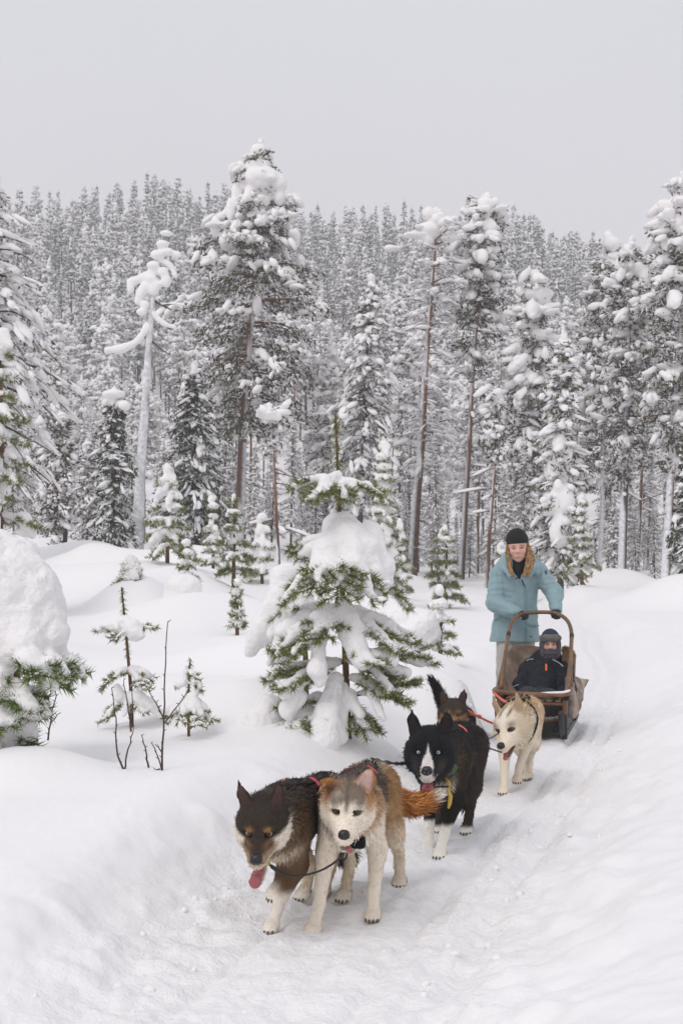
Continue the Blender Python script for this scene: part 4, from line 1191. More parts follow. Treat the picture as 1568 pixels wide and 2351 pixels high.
def head_prims(hc, hR, hs):
    H = lambda x, y, z: hc + hR @ (np.array([x, y, z]) * hs)
    p = [ell(H(-.01, 0, .025), np.array([.096, .079, .096]) * hs, hR), ell(H(.025, 0, -.045), np.array([.062, .058, .068]) * hs, hR),
         ell(H(.055, 0, -.092), np.array([.024, .026, .020]) * hs, hR), cap(H(.082, 0, .012), H(.103, 0, -.022), .0085 * hs, .013 * hs, k=.010),
         ell(H(.094, .011, -.026), np.array([.010, .009, .008]) * hs, hR, k=.008), ell(H(.094, -.011, -.026), np.array([.010, .009, .008]) * hs, hR, k=.008),
         ell(H(.082, 0, -.062), np.array([.012, .022, .006]) * hs, hR, k=.008), ell(H(.080, 0, -.073), np.array([.012, .019, .007]) * hs, hR, k=.008)]
    for s in (1, -1):
        p += [ell(H(.056, .037 * s, -.022), np.array([.028, .028, .026]) * hs, hR), cap(H(.076, .014 * s, .024), H(.064, .052 * s, .022), .009 * hs, .007 * hs, k=.012),
              ell(H(-.005, .076 * s, -.005), np.array([.018, .009, .030]) * hs, hR, k=.008),
              ell(H(.086, .032 * s, .004), np.array([.016, .017, .010]) * hs, hR, sub=True, k=.010)]
    return p, H
def human_eyes(T, o, bv, H, hR, hs):
    for s in (1, -1):
        q = bv.ray_cast(Vector(H(.2, .032 * s, .003)), Vector(-hR[:, 0]))[0]
        q = np.array(q) if q else H(.075, .032 * s, .003)
        iv, it = ico(3); r_ = .0105 * hs; cE = q - hR[:, 0] * r_ * .72
        cs = iv @ hR[:, 0]
        ec = np.where((cs > .95)[:, None], C(.01, .01, .01), np.where((cs > .62)[:, None], C(.07, .085, .10), C(.45, .40, .38)))
        obj('eye', new_mesh('eye', iv * r_ + cE, it, M_eye, True, ec), T)
def glove(T, wrist, knuck, side, barax, r=1.0, name='glove', m=None, closed=True):
    """mitten-free hand: palm, four curled fingers over a bar and a thumb; all in thing space"""
    wrist = np.asarray(wrist, float); knuck = np.asarray(knuck, float)
    fwd = knuck - wrist; fwd /= np.linalg.norm(fwd)
    ax = np.asarray(barax, float); ax = ax - fwd * (ax @ fwd); ax /= np.linalg.norm(ax)
    dn = np.cross(ax, fwd) * (1 if np.cross(ax, fwd)[2] < 0 else -1)
    pr = [cap(wrist - fwd * .05, wrist, .036 * r, .034 * r), ell((wrist + knuck) / 2, np.array([.050, .040, .022]) * r, np.stack([fwd, ax, np.cross(fwd, ax)], 1))]
    for k_, ln in zip(range(4), (.050, .056, .053, .042)):
        b = knuck + ax * (.030 - .020 * k_) * r
        a1 = b + (fwd * .85 + dn * .35) * ln * .55 * r; a2 = a1 + (fwd * .05 + dn * 1.0) * ln * .6 * r; a3 = a2 + (-fwd * .8 + dn * .35) * ln * .45 * r
        pr += [cap(b, a1, .0115 * r, .0108 * r, k=.006), cap(a1, a2, .0108 * r, .0102 * r, k=.004), cap(a2, a3, .0102 * r, .0092 * r, k=.004)]
    tb = wrist + fwd * .025 * r + ax * side * .034 * r
    t1 = tb + (fwd * .5 + dn * .6 + ax * side * .25) * .038 * r; t2 = t1 + (fwd * .55 + dn * .6 - ax * side * .3) * .034 * r
    pr += [cap(tb, t1, .014 * r, .0125 * r), cap(t1, t2, .0125 * r, .010 * r)]
    V, Q = sdf_mesh(pr, .0045, k=.008)
    return obj(name, new_mesh(name, V, Q, m or M_glove), T)
def fold(V, N, ax_o, ax_d, amp, freq, seed):
    """soft down-jacket baffles across an axis plus fine creases"""
    t = (V - ax_o) @ ax_d
    return V + N * (amp * np.abs(np.sin(t * freq + 1.2 * noise(V, 6, 1, seed))) + .006 * noise(V, 14, 3, seed + 1))[:, None]

# --- the musher
PW = np.array([1.625, 13.02, 0.0]); PW[2] = gz(1.625, 13.02)
man = empty('person', PW)
tag(man, 'person in pale blue parka and black beanie standing on the sled runners', 'person')
p = lambda x, y, d: W(x, y, d) - PW
hcM = p(1187.5, 1259, 12.93); hRM = frame(rad(-95), rad(-3), rad(4)); hsM = 1.12
prims, Hm = head_prims(hcM, hRM, hsM)
hipz = .98; kn = .56
prims += [cap(Hm(-.01, 0, -.06), p(1188, 1310, 12.98), .052, .058), cap(p(1188, 1325, 13.0), p(1185, 1440, 13.03), .105, .115, flat=((0, 1, 0), .7))]
for xs in (1, -1):
    hip = p(1184 + 20 * xs, 1455, 13.03); kne = p(1182 + 23 * xs, 1545, 12.97); ank = p(1180 + 24 * xs, 1632, 13.05)
    prims += [cap(hip, kne, .075, .052), cap(kne, ank, .050, .040), cap(ank, ank + np.array([0, -.13, -.035]), .040, .032)]
armL = [p(1143, 1322, 13.0), p(1136, 1384, 12.93), p(1186, 1408, 12.76)]
armR = [p(1238, 1318, 13.0), p(1272, 1362, 12.92), p(1277, 1402, 12.72)]
for arm in (armL, armR):
    prims += [cap(p(1188, 1315, 13.0), arm[0], .05, .05), cap(arm[0], arm[1], .048, .04), cap(arm[1], arm[2], .04, .028)]
V, Q = sdf_mesh(prims, .0072, k=.016); N = vnormals(V, Q)
obj('body', new_mesh('musher_body', V, Q, M_skinp, True, face_col(V, N, hcM, hRM, hsM)), man)
bv = BVHTree.FromPolygons([Vector(q) for q in V], Q.tolist()); human_eyes(man, None, bv, Hm, hRM, hsM)
# beanie
V, Q = sdf_mesh([ell(Hm(-.014, 0, .060), np.array([.108, .090, .095]) * hsM, hRM), ell(Hm(-.016, 0, .085), np.array([.10, .082, .078]) * hsM, hRM),
                 ell(Hm(.05, 0, -.02), np.array([.2, .2, .063]) * hsM, hRM, sub=True, k=.012)], .006, k=.02)
V = V + vnormals(V, Q) * (.002 * np.sin(((V - hcM) @ hRM[:, 1]) * 330))[:, None]
obj('beanie', new_mesh('beanie', V, Q, M_knit), man)
# long blond hair to both sides
def lock(mb_prims, pts, r0, r1): 
    q = cur(pts, 9, 1)
    for i in range(8): mb_prims.append(cap(q[i], q[i + 1], r0 + (r1 - r0) * i / 8, r0 + (r1 - r0) * (i + 1) / 8))
hp = []
for (x0, x1, x2, x3, r_) in ((1166, 1162, 1167, 1173, .016), (1168, 1165, 1172, 1177, .013), (1208, 1212, 1208, 1201, .021), (1210, 1219, 1215, 1204, .020), (1208, 1225, 1223, 1212, .015)):
    lock(hp, [p(x0, 1250, 12.92), p(x1, 1274, 12.89), p(x2, 1298, 12.82), p(x3, 1322, 12.79)], r_, .010)
V, Q = sdf_mesh(hp, .0055, k=.01); N = vnormals(V, Q)
st = noise(V * [1, 1, .05], 150, 2, 3)
V = V + N * (.0018 * st)[:, None]
obj('hair', new_mesh('hair', V, Q, M_hair, True, lerp(np.tile(C(.12, .065, .028), (len(V), 1)), np.tile(C(.40, .23, .095), (len(V), 1)), sstep(-.5, .6, st))), man)
V, Q = sdf_mesh([cap(Hm(.015, 0, -.10), p(1189, 1312, 12.92), .060, .055), cap(p(1189, 1310, 12.90), p(1191, 1326, 12.885), .034, .018)], .007, k=.02)
obj('neck_warmer', new_mesh('neck_warmer', V, Q, M_knit), man)
# parka
fy = ((0, 1, 0), .66)
jp = [cap(p(1188, 1322, 13.0), p(1184, 1400, 13.02), .190, .195, flat=fy), cap(p(1184, 1400, 13.02), p(1180, 1500, 13.03), .192, .245, flat=fy),
      cap(p(1150, 1315, 13.0), p(1228, 1312, 13.0), .085, .085), cap(p(1146, 1322, 13.0), p(1166, 1300, 12.99), .080, .075), cap(p(1236, 1320, 13.0), p(1212, 1298, 12.99), .080, .075)]
for arm in (armL, armR):
    jp += [cap(arm[0], arm[1], .088, .078), cap(arm[1], arm[2] * .93 + arm[1] * .07, .078, .058)]
jp += [ell(p(1180, 1472, 13.03) + np.array([0, 0, -4.0]), (4.0, 4.0, 4.0), sub=True, k=.012),      # hem
       ell(p(1191, 1284, 12.86), (.075, .13, .135), sub=True, k=.02)]
V, Q = sdf_mesh(jp, .0075, k=.028); N = vnormals(V, Q)
dA = np.minimum(pdist(cap(armL[0], armL[1], .09), V), np.minimum(pdist(cap(armL[1], armL[2], .09), V), np.minimum(pdist(cap(armR[0], armR[1], .09), V), pdist(cap(armR[1], armR[2], .09), V))))
ua = sstep(.03, -.01, dA)
zz = V[:, 2]
V = V + N * (ua * (.007 * np.abs(np.sin(zz * 42 + 2.0 * noise(V, 7, 1, 3))) - .004) + .006 * noise(V, 9, 3, 4) + .010 * noise(V * [1, 1, .5], 5, 2, 6) - .006 * np.exp(-(noise(V * [1, 1, 1.1], 5, 2, 15) / .08) ** 2) - .002 * np.exp(-(noise(V * [.8, 1, 1.2], 13, 1, 16) / .10) ** 2) + .002)[:, None]
jk = obj('parka', new_mesh('parka', V, Q, M_jkt), man)
bvJ = BVHTree.FromPolygons([Vector(q) for q in V], Q.tolist())
# hood lying open behind the head and round the neck, wide collar flaps
hd = []
for a in np.linspace(-2.35, 2.35, 16):
    c_ = p(1190, 1282, 13.0) + np.array([.118 * math.sin(a), .105 * math.cos(a) + .01, .03 * math.cos(a) + .012]); c2 = c_ + np.array([.04 * math.sin(a), .03 * math.cos(a), -.085])
    hd.append(cap(c_, c2, .036, .048))
hd += [cap(p(1160, 1306, 12.86), p(1172, 1322, 12.82), .034, .022), cap(p(1222, 1302, 12.86), p(1212, 1322, 12.83), .042, .026), cap(p(1228, 1300, 12.9), p(1232, 1314, 12.88), .04, .03)]
V, Q = sdf_mesh(hd, .008, k=.03); V = V + vnormals(V, Q) * (.008 * noise(V, 12, 3, 8))[:, None]
obj('hood', new_mesh('hood', V, Q, M_jkt), man)
def onj(x, y, off=.004):
    o = p(x, y, 12.2); d = p(x, y, 13.2) - o; h = bvJ.ray_cast(Vector(o), Vector(d).normalized())
    q = np.array(h[0]) if h[0] is not None else p(x, y, 12.85)
    return q + np.array([0, -off, 0])
def jstrip(name, pts, wd, m, n=14):
    pts = np.array(pts, float); t = np.linspace(0, len(pts) - 1, n); xs = np.interp(t, range(len(pts)), pts[:, 0]); ys = np.interp(t, range(len(pts)), pts[:, 1])
    q = np.array([onj(a, b) for a, b in zip(xs, ys)])
    mb = MB(); strap(mb, q, q.mean(0) + np.array([0, .6, 0]), wd, .005, closed=False)
    return obj(name, mb.mesh(name, m, False), jk)
jstrip('zip_placket', [(1189, 1330), (1206, 1352), (1207, 1400), (1207, 1474)], .014, M_jktd, 30)
jstrip('zip_pull', [(1197, 1331), (1205, 1350)], .012, M_btn, 6)
jstrip('pocket_flap', [(1134, 1425), (1150, 1416), (1168, 1412)], .012, M_jktd, 10)
jstrip('pocket_flap', [(1212, 1432), (1222, 1438), (1236, 1436)], .012, M_jktd, 10)
jstrip('waist_seam', [(1130, 1404), (1170, 1409), (1200, 1411), (1236, 1407)], .006, M_jktd, 20)
for x, y in ((1155, 1307), (1167, 1316), (1184, 1328), (1218, 1461), (1160, 1318)):
    mb = MB(); mb.ell(onj(x, y, .006), (.007, .004, .007), level=2); obj('snap_button', mb.mesh('snap_button', M_btn), jk)
mb = MB(); mb.box(p(1252, 1316, 12.93), (.012, .06, .05), bev=.004); obj('sleeve_patch', mb.mesh('sleeve_patch', M_btn), jk)
# trousers and boots
tp = [cap(p(1182, 1440, 13.03), p(1182, 1460, 13.03), .15, .15, flat=fy)]
bp = []
for xs in (1, -1):
    hip = p(1184 + 20 * xs, 1455, 13.03); kne = p(1182 + 23 * xs, 1545, 12.97); ank = p(1180 + 24 * xs, 1632, 13.05)
    tp += [cap(hip, kne, .096, .080), cap(kne, ank + np.array([0, 0, .10]), .078, .066)]
    mbp = [cap(ank + np.array([0, 0, .16]), ank, .062, .055), cap(ank + np.array([0, .02, -.01]), ank + np.array([0, -.16, -.03]), .055, .042)]
    V, Q = sdf_mesh(mbp, .012, k=.02); obj('boot', new_mesh('boot', V, Q, M_boot), man)
V, Q = sdf_mesh(tp, .010, k=.02); V = V + vnormals(V, Q) * (.010 * noise(V * [1, 1, .6], 11, 3, 5))[:, None]
obj('trousers', new_mesh('trousers', V, Q, M_trous), man)
barx = SR @ np.array([0, 1.0, 0])
glove(man, armL[2] * .85 + p(1194, 1410, 12.74) * .15, p(1199, 1409, 12.72), 1, (.9, .1, .25))
glove(man, p(1277, 1400, 12.74), p(1275.5, 1407, 12.64), -1, barx)

# --- the passenger
PP = SROOT + SR @ np.array([-.30, .0, .33])
kid = empty('person', PP)
tag(kid, 'person in navy jacket and fur-lined cap sitting in the sled basket', 'person')
p = lambda x, y, d: W(x, y, d) - PP
hcK = p(1262.5, 1478, 12.36); hRK = frame(rad(-97), rad(-6), rad(0)); hsK = .88
prims, Hk = head_prims(hcK, hRK, hsK)
sh = p(1256, 1530, 12.45); hipc = p(1236, 1606, 12.18)
aL = [p(1217, 1536, 12.42), p(1193, 1580, 12.18), p(1214, 1600, 11.93)]
aR = [p(1294, 1536, 12.40), p(1303, 1585, 12.12), p(1272, 1608, 11.88)]
prims += [cap(Hk(-.01, 0, -.06), sh, .05, .055), cap(sh, hipc, .10, .105, flat=((0, 1, 0), .8))]
for a in (aL, aR): prims += [cap(sh, a[0], .05, .045), cap(a[0], a[1], .04, .035), cap(a[1], a[2], .034, .026)]
for q in ((1212, 1602, 11.72), (1258, 1606, 11.70)):
    k_ = p(*q); prims += [cap(hipc, k_, .07, .052), cap(k_, k_ + SR @ np.array([.02, 0, -.05]), .05, .045)]
V, Q = sdf_mesh(prims, .0065, k=.016); N = vnormals(V, Q)
obj('body', new_mesh('passenger_body', V, Q, M_skinp, True, face_col(V, N, hcK, hRK, hsK)), kid)
bv = BVHTree.FromPolygons([Vector(q) for q in V], Q.tolist()); human_eyes(kid, None, bv, Hk, hRK, hsK)
jp = [cap(sh, hipc, .165, .165, flat=((0, 1, 0), .78)), cap(aL[0], aR[0], .08, .08), cap(sh + np.array([0, 0, .02]), Hk(-.01, 0, -.13), .09, .085)]
for a in (aL, aR): jp += [cap(a[0], a[1], .080, .070), cap(a[1], a[2], .068, .055)]
jp += [ell(Hk(.03, 0, -.03), np.array([.10, .08, .12]) * hsK, hRK, sub=True, k=.02)]
V, Q = sdf_mesh(jp, .010, k=.03); V = V + vnormals(V, Q) * (.012 * noise(V, 9, 3, 4) - .007 * np.exp(-(noise(V, 6, 2, 15) / .09) ** 2) + .006 * np.abs(np.sin(V[:, 2] * 40 + 2 * noise(V, 6, 1, 2))))[:, None]
kj = obj('jacket', new_mesh('jacket', V, Q, M_navy), kid)
bvK = BVHTree.FromPolygons([Vector(q) for q in V], Q.tolist())
V, Q = sdf_mesh([ell(Hk(-.012, 0, .045), np.array([.112, .094, .105]) * hsK, hRK), cap(Hk(-.02, .085, -.01), Hk(-.005, .082, -.10), .034, .030, flat=(hRK[:, 1], .6)),
                 cap(Hk(-.02, -.085, -.01), Hk(-.005, -.082, -.10), .034, .030, flat=(hRK[:, 1], .6)), ell(Hk(.10, 0, -.03), np.array([.14, .066, .075]) * hsK, hRK, sub=True, k=.01)], .006, k=.02)
M_capn = mat('navy_cap', (.012, .018, .055), .7, bump=.4, bscale=40)
kc = obj('cap', new_mesh('cap', V, Q, M_capn), kid)
def furry(name, prims, res, c0, c1, n, ln, seed, parent, wd=.002):
    V, Q = sdf_mesh(prims, res, k=.015); N = vnormals(V, Q); rs = np.random.RandomState(seed)
    P = V[rs.randint(0, len(V), n)] if False else None
    i = rs.randint(0, len(V), n); P = V[i] + rs.randn(n, 3) * res * .4; d = N[i] + rs.randn(n, 3) * .5; d /= np.linalg.norm(d, axis=1, keepdims=True)
    sd = np.cross(d, rs.randn(n, 3)); sd /= np.linalg.norm(sd, axis=1, keepdims=True)
    L_ = ln * (.5 + .8 * rs.rand(n, 1))
    SV = np.stack([P - sd * wd, P + sd * wd, P + d * L_ - [0, 0, .3] * L_], 1).reshape(-1, 3)
    cc = lerp(np.tile(np.asarray(c0, float), (n, 1)), np.tile(np.asarray(c1, float), (n, 1)), rs.rand(n))
    cb = np.tile((np.asarray(c0, float) + np.asarray(c1, float)) / 2.4, (len(V), 1))
    T_ = np.arange(n * 3).reshape(-1, 3) + len(V)
    return obj(name, new_mesh(name, np.concatenate([V, SV]), (Q, T_), M_greyfur, True, np.concatenate([cb, np.repeat(cc, 3, 0)])), parent)
furry('fur_brim', [cap(Hk(.088, -.05, .070), Hk(.088, .05, .070), .030, flat=(hRK[:, 0], .6)), cap(Hk(.04, -.078, .066), Hk(.085, -.05, .070), .024), cap(Hk(.04, .078, .066), Hk(.085, .05, .070), .024)], .006, (.16, .145, .14), (.33, .30, .29), 5000, .005, 1, kc)
furry('ear_flap_lining', [cap(Hk(.045, .078, .02), Hk(.045, .070, -.10), .018, .018), cap(Hk(.045, -.078, .02), Hk(.045, -.070, -.10), .018, .018)], .006, (.10, .095, .11), (.25, .24, .26), 2500, .009, 2, kc)
V, Q = sdf_mesh([ell(Hk(.030, 0, -.075), np.array([.078, .072, .060]) * hsK, hRK), cap(Hk(.02, 0, -.10), sh * .25 + Hk(.03, 0, -.14) * .75, .066, .075)], .006, k=.02)
V = V + vnormals(V, Q) * (.003 * np.sin(V[:, 2] * 190 + 3 * noise(V, 10, 1, 3)))[:, None]
obj('neck_gaiter', new_mesh('neck_gaiter', V, Q, M_gaiter), kid)
furry('hood_ruff', [cap(p(1298, 1490, 12.38), p(1306, 1502, 12.36), .016, .026), cap(p(1306, 1502, 12.36), p(1300, 1514, 12.36), .026, .018)], .008, (.20, .12, .055), (.60, .42, .24), 3500, .032, 3, kj, .003)
def onk(x, y, off=.004):
    o = p(x, y, 11.2); d = p(x, y, 12.6) - o; h = bvK.ray_cast(Vector(o), Vector(d).normalized())
    q = np.array(h[0]) if h[0] is not None else p(x, y, 12.2)
    return q + np.array([0, -off, 0])
def kstrip(name, pts, wd, m, n=10):
    pts = np.array(pts, float); t = np.linspace(0, len(pts) - 1, n)
    q = np.array([onk(np.interp(a, range(len(pts)), pts[:, 0]), np.interp(a, range(len(pts)), pts[:, 1])) for a in t])
    mb = MB(); strap(mb, q, q.mean(0) + np.array([0, .6, 0]), wd, .005, closed=False); obj(name, mb.mesh(name, m, False), kj)
kstrip('zip_pull', [(1252.5, 1525), (1253, 1540)], .014, M_orange, 5)
kstrip('reflective_piping', [(1268, 1514), (1282, 1521), (1292, 1530)], .007, M_refl)
kstrip('reflective_piping', [(1208, 1516), (1216, 1513), (1224, 1513)], .006, M_refl)
kstrip('cuff_piping', [(1170, 1583), (1178, 1576), (1190, 1571)], .006, M_refl)
mb = MB(); mb.ell(onk(1304, 1553, .004), (.020, .008, .024), level=2); obj('arm_patch', mb.mesh('arm_patch', M_patch), kj)
# dark trousers over the knees
tp = []
for q in ((1212, 1600, 11.72), (1258, 1604, 11.70)):
    k_ = p(*q); tp += [cap(hipc, k_, .105, .078), cap(k_, k_ + SR @ np.array([.06, 0, -.06]), .075, .06)]
V, Q = sdf_mesh(tp, .010, k=.05); V = V + vnormals(V, Q) * (.012 * noise(V, 9, 3, 7))[:, None]
obj('trousers', new_mesh('trousers', V, Q, M_tarp), kid)
glove(kid, aL[2], p(1226, 1603, 11.84), 1, (.3, .3, .3), .95)
glove(kid, aR[2], p(1260, 1611, 11.80), -1, (.3, -.3, .3), .95)
# ------------------------------------------------------------------ young pines close to the trail
M_bark = mat('pine_bark', attr='Col', rough=.9, bump=.8, bscale=40, bdist=.01, var=.35, vscale=30)
M_needle = mat('pine_needles', attr='Col', rough=.55, spec=.25)
M_twig = mat('bare_twig', (.075, .045, .032), .7, var=.3, vscale=40)

def needles(rs, A, B, dens, nl, nw, c0, c1, frost=.08, spread=.85, fwd=.62):
    """needle triangles round shoots A->B"""
    A = np.asarray(A, float); B = np.asarray(B, float); Lh = np.linalg.norm(B - A, axis=1)
    cnt = np.maximum((dens * Lh).astype(int), 4); i = np.repeat(np.arange(len(A)), cnt); n = len(i)
    t = rs.rand(n, 1); P = A[i] + (B - A)[i] * t
    ax = ((B - A) / np.maximum(Lh, 1e-6)[:, None])[i]
    rd = rs.randn(n, 3); rd -= ax * (rd * ax).sum(1, keepdims=True); rd /= np.maximum(np.linalg.norm(rd, axis=1, keepdims=True), 1e-6)
    d = ax * fwd + rd * spread + np.array([0, 0, .12]); d /= np.linalg.norm(d, axis=1, keepdims=True)
    ln = nl * (.65 + .6 * rs.rand(n, 1)); sd = np.cross(d, rs.randn(n, 3)); sd /= np.maximum(np.linalg.norm(sd, axis=1, keepdims=True), 1e-6)
    V = np.stack([P - sd * nw, P + sd * nw, P + d * ln], 1).reshape(-1, 3)
    c = lerp(np.tile(np.asarray(c0, float), (n, 1)), np.tile(np.asarray(c1, float), (n, 1)), rs.rand(n))
    c[rs.rand(n) < frost] = (.62, .64, .64)
    return V, np.repeat(c, 3, 0)

def bark_cols(V, c0=(.13, .070, .038), frost=0.0, side=(-1, 0, 0), seed=1):
    n_ = noise(V * [1, 1, .35], 9, 3, seed)
    c = lerp(np.tile(np.asarray(c0, float) * .55, (len(V), 1)), np.tile(np.asarray(c0, float) * 1.25, (len(V), 1)), sstep(-.5, .5, n_))
    return c

def build_pine(name, label, root, trunk, branches, snow_prims, seed, cat='tree', group=None, res=.016, dens=420, nl=.048, nw=.0031, sk=.03, tr=(.006, .03),
               green=((.085, .105, .026), (.27, .28, .080)), auto=1.0, lead=6, lumpy=.014, frost=.06, needle_from=.30, shoots=True):
    """trunk: world points top->base; branches: (start point, [mid], tip, snow radius) in the world"""
    rs = np.random.RandomState(seed); root = np.asarray(root, float)
    T = empty(name, root); tag(T, label, cat, group)
    tk = cur(np.array(trunk) - root, 22, 1)
    mb = MB(); rr = np.linspace(tr[0], tr[1], 22); mb.tube(tk, rr, 9)
    nv = sum(len(v) for v in mb.V)
    wood_prims = []
    A, B, sp = [], [], list(snow_prims)
    for br in branches:
        s0, tip, sr = np.asarray(br[0], float) - root, np.asarray(br[1], float) - root, br[2]
        L_ = np.linalg.norm(tip - s0)
        mid = (s0 + tip) / 2 + np.array([0, 0, .12 * L_ * (br[3] if len(br) > 3 else 1)]) + rs.randn(3) * .03 * L_
        q = cur([s0, mid, tip], 9, 2)
        mb.tube(q, np.linspace(max(.004, .012 * L_ + .002), .0025, 9), 6)
        k0 = int(needle_from * 8)
        for i in range(k0, 8): A.append(q[i]); B.append(q[i + 1])
        if shoots:
            d0 = (tip - s0) / L_; side = np.cross(d0, (0, 0, 1)); side /= max(np.linalg.norm(side), 1e-6)
            for u in np.arange(.35, .95, max(.10, .05 / max(L_, .05))):
                for sg in (1, -1):
                    if rs.rand() < .22: continue
                    b0 = q[int(u * 8)] * (1 - (u * 8) % 1) + q[min(int(u * 8) + 1, 8)] * ((u * 8) % 1)
                    sl_ = L_ * (.42 - .26 * u) * (.7 + .6 * rs.rand()) + .02
                    d1 = d0 * .75 + side * sg * .75 + np.array([0, 0, -.12 + .3 * rs.rand()]); d1 /= np.linalg.norm(d1)
                    e = b0 + d1 * sl_
                    mb.tube([b0, e], [.003, .0018], 5, caps=False)
                    A.append(b0 + d1 * sl_ * .15); B.append(e)
                    if sr > 0 and rs.rand() < .75 * auto:
                        sp.append(cap(b0 + d1 * sl_ * .1 + [0, 0, sr * .4], b0 + d1 * sl_ * (.45 + .4 * rs.rand()) + [0, 0, sr * .3], sr * .8, sr * .45))
        if sr > 0:
            e_ = 4 + int(3 * rs.rand() + 1.2)
            for i in range(1, min(e_, 8)):
                sp.append(cap(q[i] + [0, 0, sr * .75], q[i + 1] + [0, 0, sr * .65], sr * (1.0 + .25 * rs.randn()) * (1 - .05 * i), sr * (1 - .06 * i)))
    V = np.concatenate(mb.V)
    c = bark_cols(V)
    obj('trunk', mb.mesh('pine_trunk', M_bark, True, c), T)
    # leader
    NV, NC = needles(rs, A, B, dens, nl, nw, green[0], green[1], frost)
    lv, lc = needles(rs, tk[:lead], tk[1:lead + 1], dens * 1.1, nl * 1.15, nw, green[0], green[1], frost)
    NV = np.concatenate([NV, lv]); NC = np.concatenate([NC, lc])
    cr = obj('crown', new_mesh('pine_needles', NV, np.arange(len(NV)).reshape(-1, 3), M_needle, False, NC), T); cr['kind'] = 'stuff'
    if sp:
        for q in sp:
            if 'abs' in q:
                for k_ in ('a', 'b', 'c'):
                    if k_ in q: q[k_] = q[k_] - root
        V, Q = sdf_mesh(sp, res, k=sk)
        N = vnormals(V, Q)
        V = V + N * (res * 1.0 * noise(V, .11 / res, 3, seed) + lumpy * noise(V, 7, 3, seed + 3) + .5 * lumpy * noise(V, 18, 2, seed + 5))[:, None]
        obj('snow_load', new_mesh('snow_load', V, Q, M_tsnow), T)['kind'] = 'stuff'
    return T
def sc(x0, y0, d0, x1, y1, d1, r0, r1=None): return cap(W(x0, y0, d0), W(x1, y1, d1), r0, r1, abs=1)
def se(x, y, d, r): return ell(W(x, y, d), r, abs=1)

# the large young pine beside the trail
D = 9.0
tr_ = [W(770, 955, D), W(774, 1030, D), W(777, 1110, D), W(780, 1200, D), W(785, 1340, D), W(790, 1440, D), W(795, 1560, D), W(800, 1750, D)]
b = []
def br(sx, sy, tx, ty, dd, sr, bow=1.0): b.append((W(sx, sy, D), W(tx, ty, D + dd), sr, bow))
for a in ((776, 1108, 662, 1127, -.10, .017), (776, 1108, 878, 1143, -.12, .018), (776, 1112, 712, 1152, -.32, .016), (776, 1110, 820, 1122, .30, .014), (777, 1112, 792, 1150, -.25, .010),
          (781, 1235, 662, 1278, .05, .022), (781, 1240, 648, 1392, -.12, .020), (782, 1250, 938, 1398, -.05, .020), (782, 1255, 708, 1370, -.42, .016), (782, 1255, 772, 1392, -.48, .010), (782, 1260, 858, 1392, -.40, .018), (782, 1250, 850, 1300, .35, .02), (782, 1250, 700, 1290, .38, .02),
          (789, 1405, 950, 1478, -.05, .026), (789, 1410, 912, 1502, -.30, .022), (789, 1410, 618, 1502, -.05, .028), (789, 1405, 640, 1432, .20, .026), (789, 1415, 725, 1480, -.45, .016), (789, 1410, 880, 1450, .35, .025), (789, 1418, 660, 1520, -.30, .02),
          (794, 1510, 1000, 1528, -.02, .020), (794, 1515, 902, 1592, -.30, .020), (794, 1515, 928, 1560, -.15, .018), (794, 1520, 612, 1565, -.08, .024), (794, 1520, 640, 1590, -.32, .022), (794, 1515, 860, 1530, -.42, .020), (794, 1520, 690, 1580, .30, .02),
          (798, 1598, 958, 1572, -.02, .004), (798, 1600, 942, 1624, -.12, .006), (798, 1610, 646, 1628, -.10, .020), (798, 1618, 650, 1692, -.22, .016), (798, 1615, 842, 1700, -.22, .010), (798, 1620, 690, 1690, -.30, .014), (798, 1600, 870, 1680, .05, .010), (798, 1560, 880, 1600, -.25, .02)): br(*a)
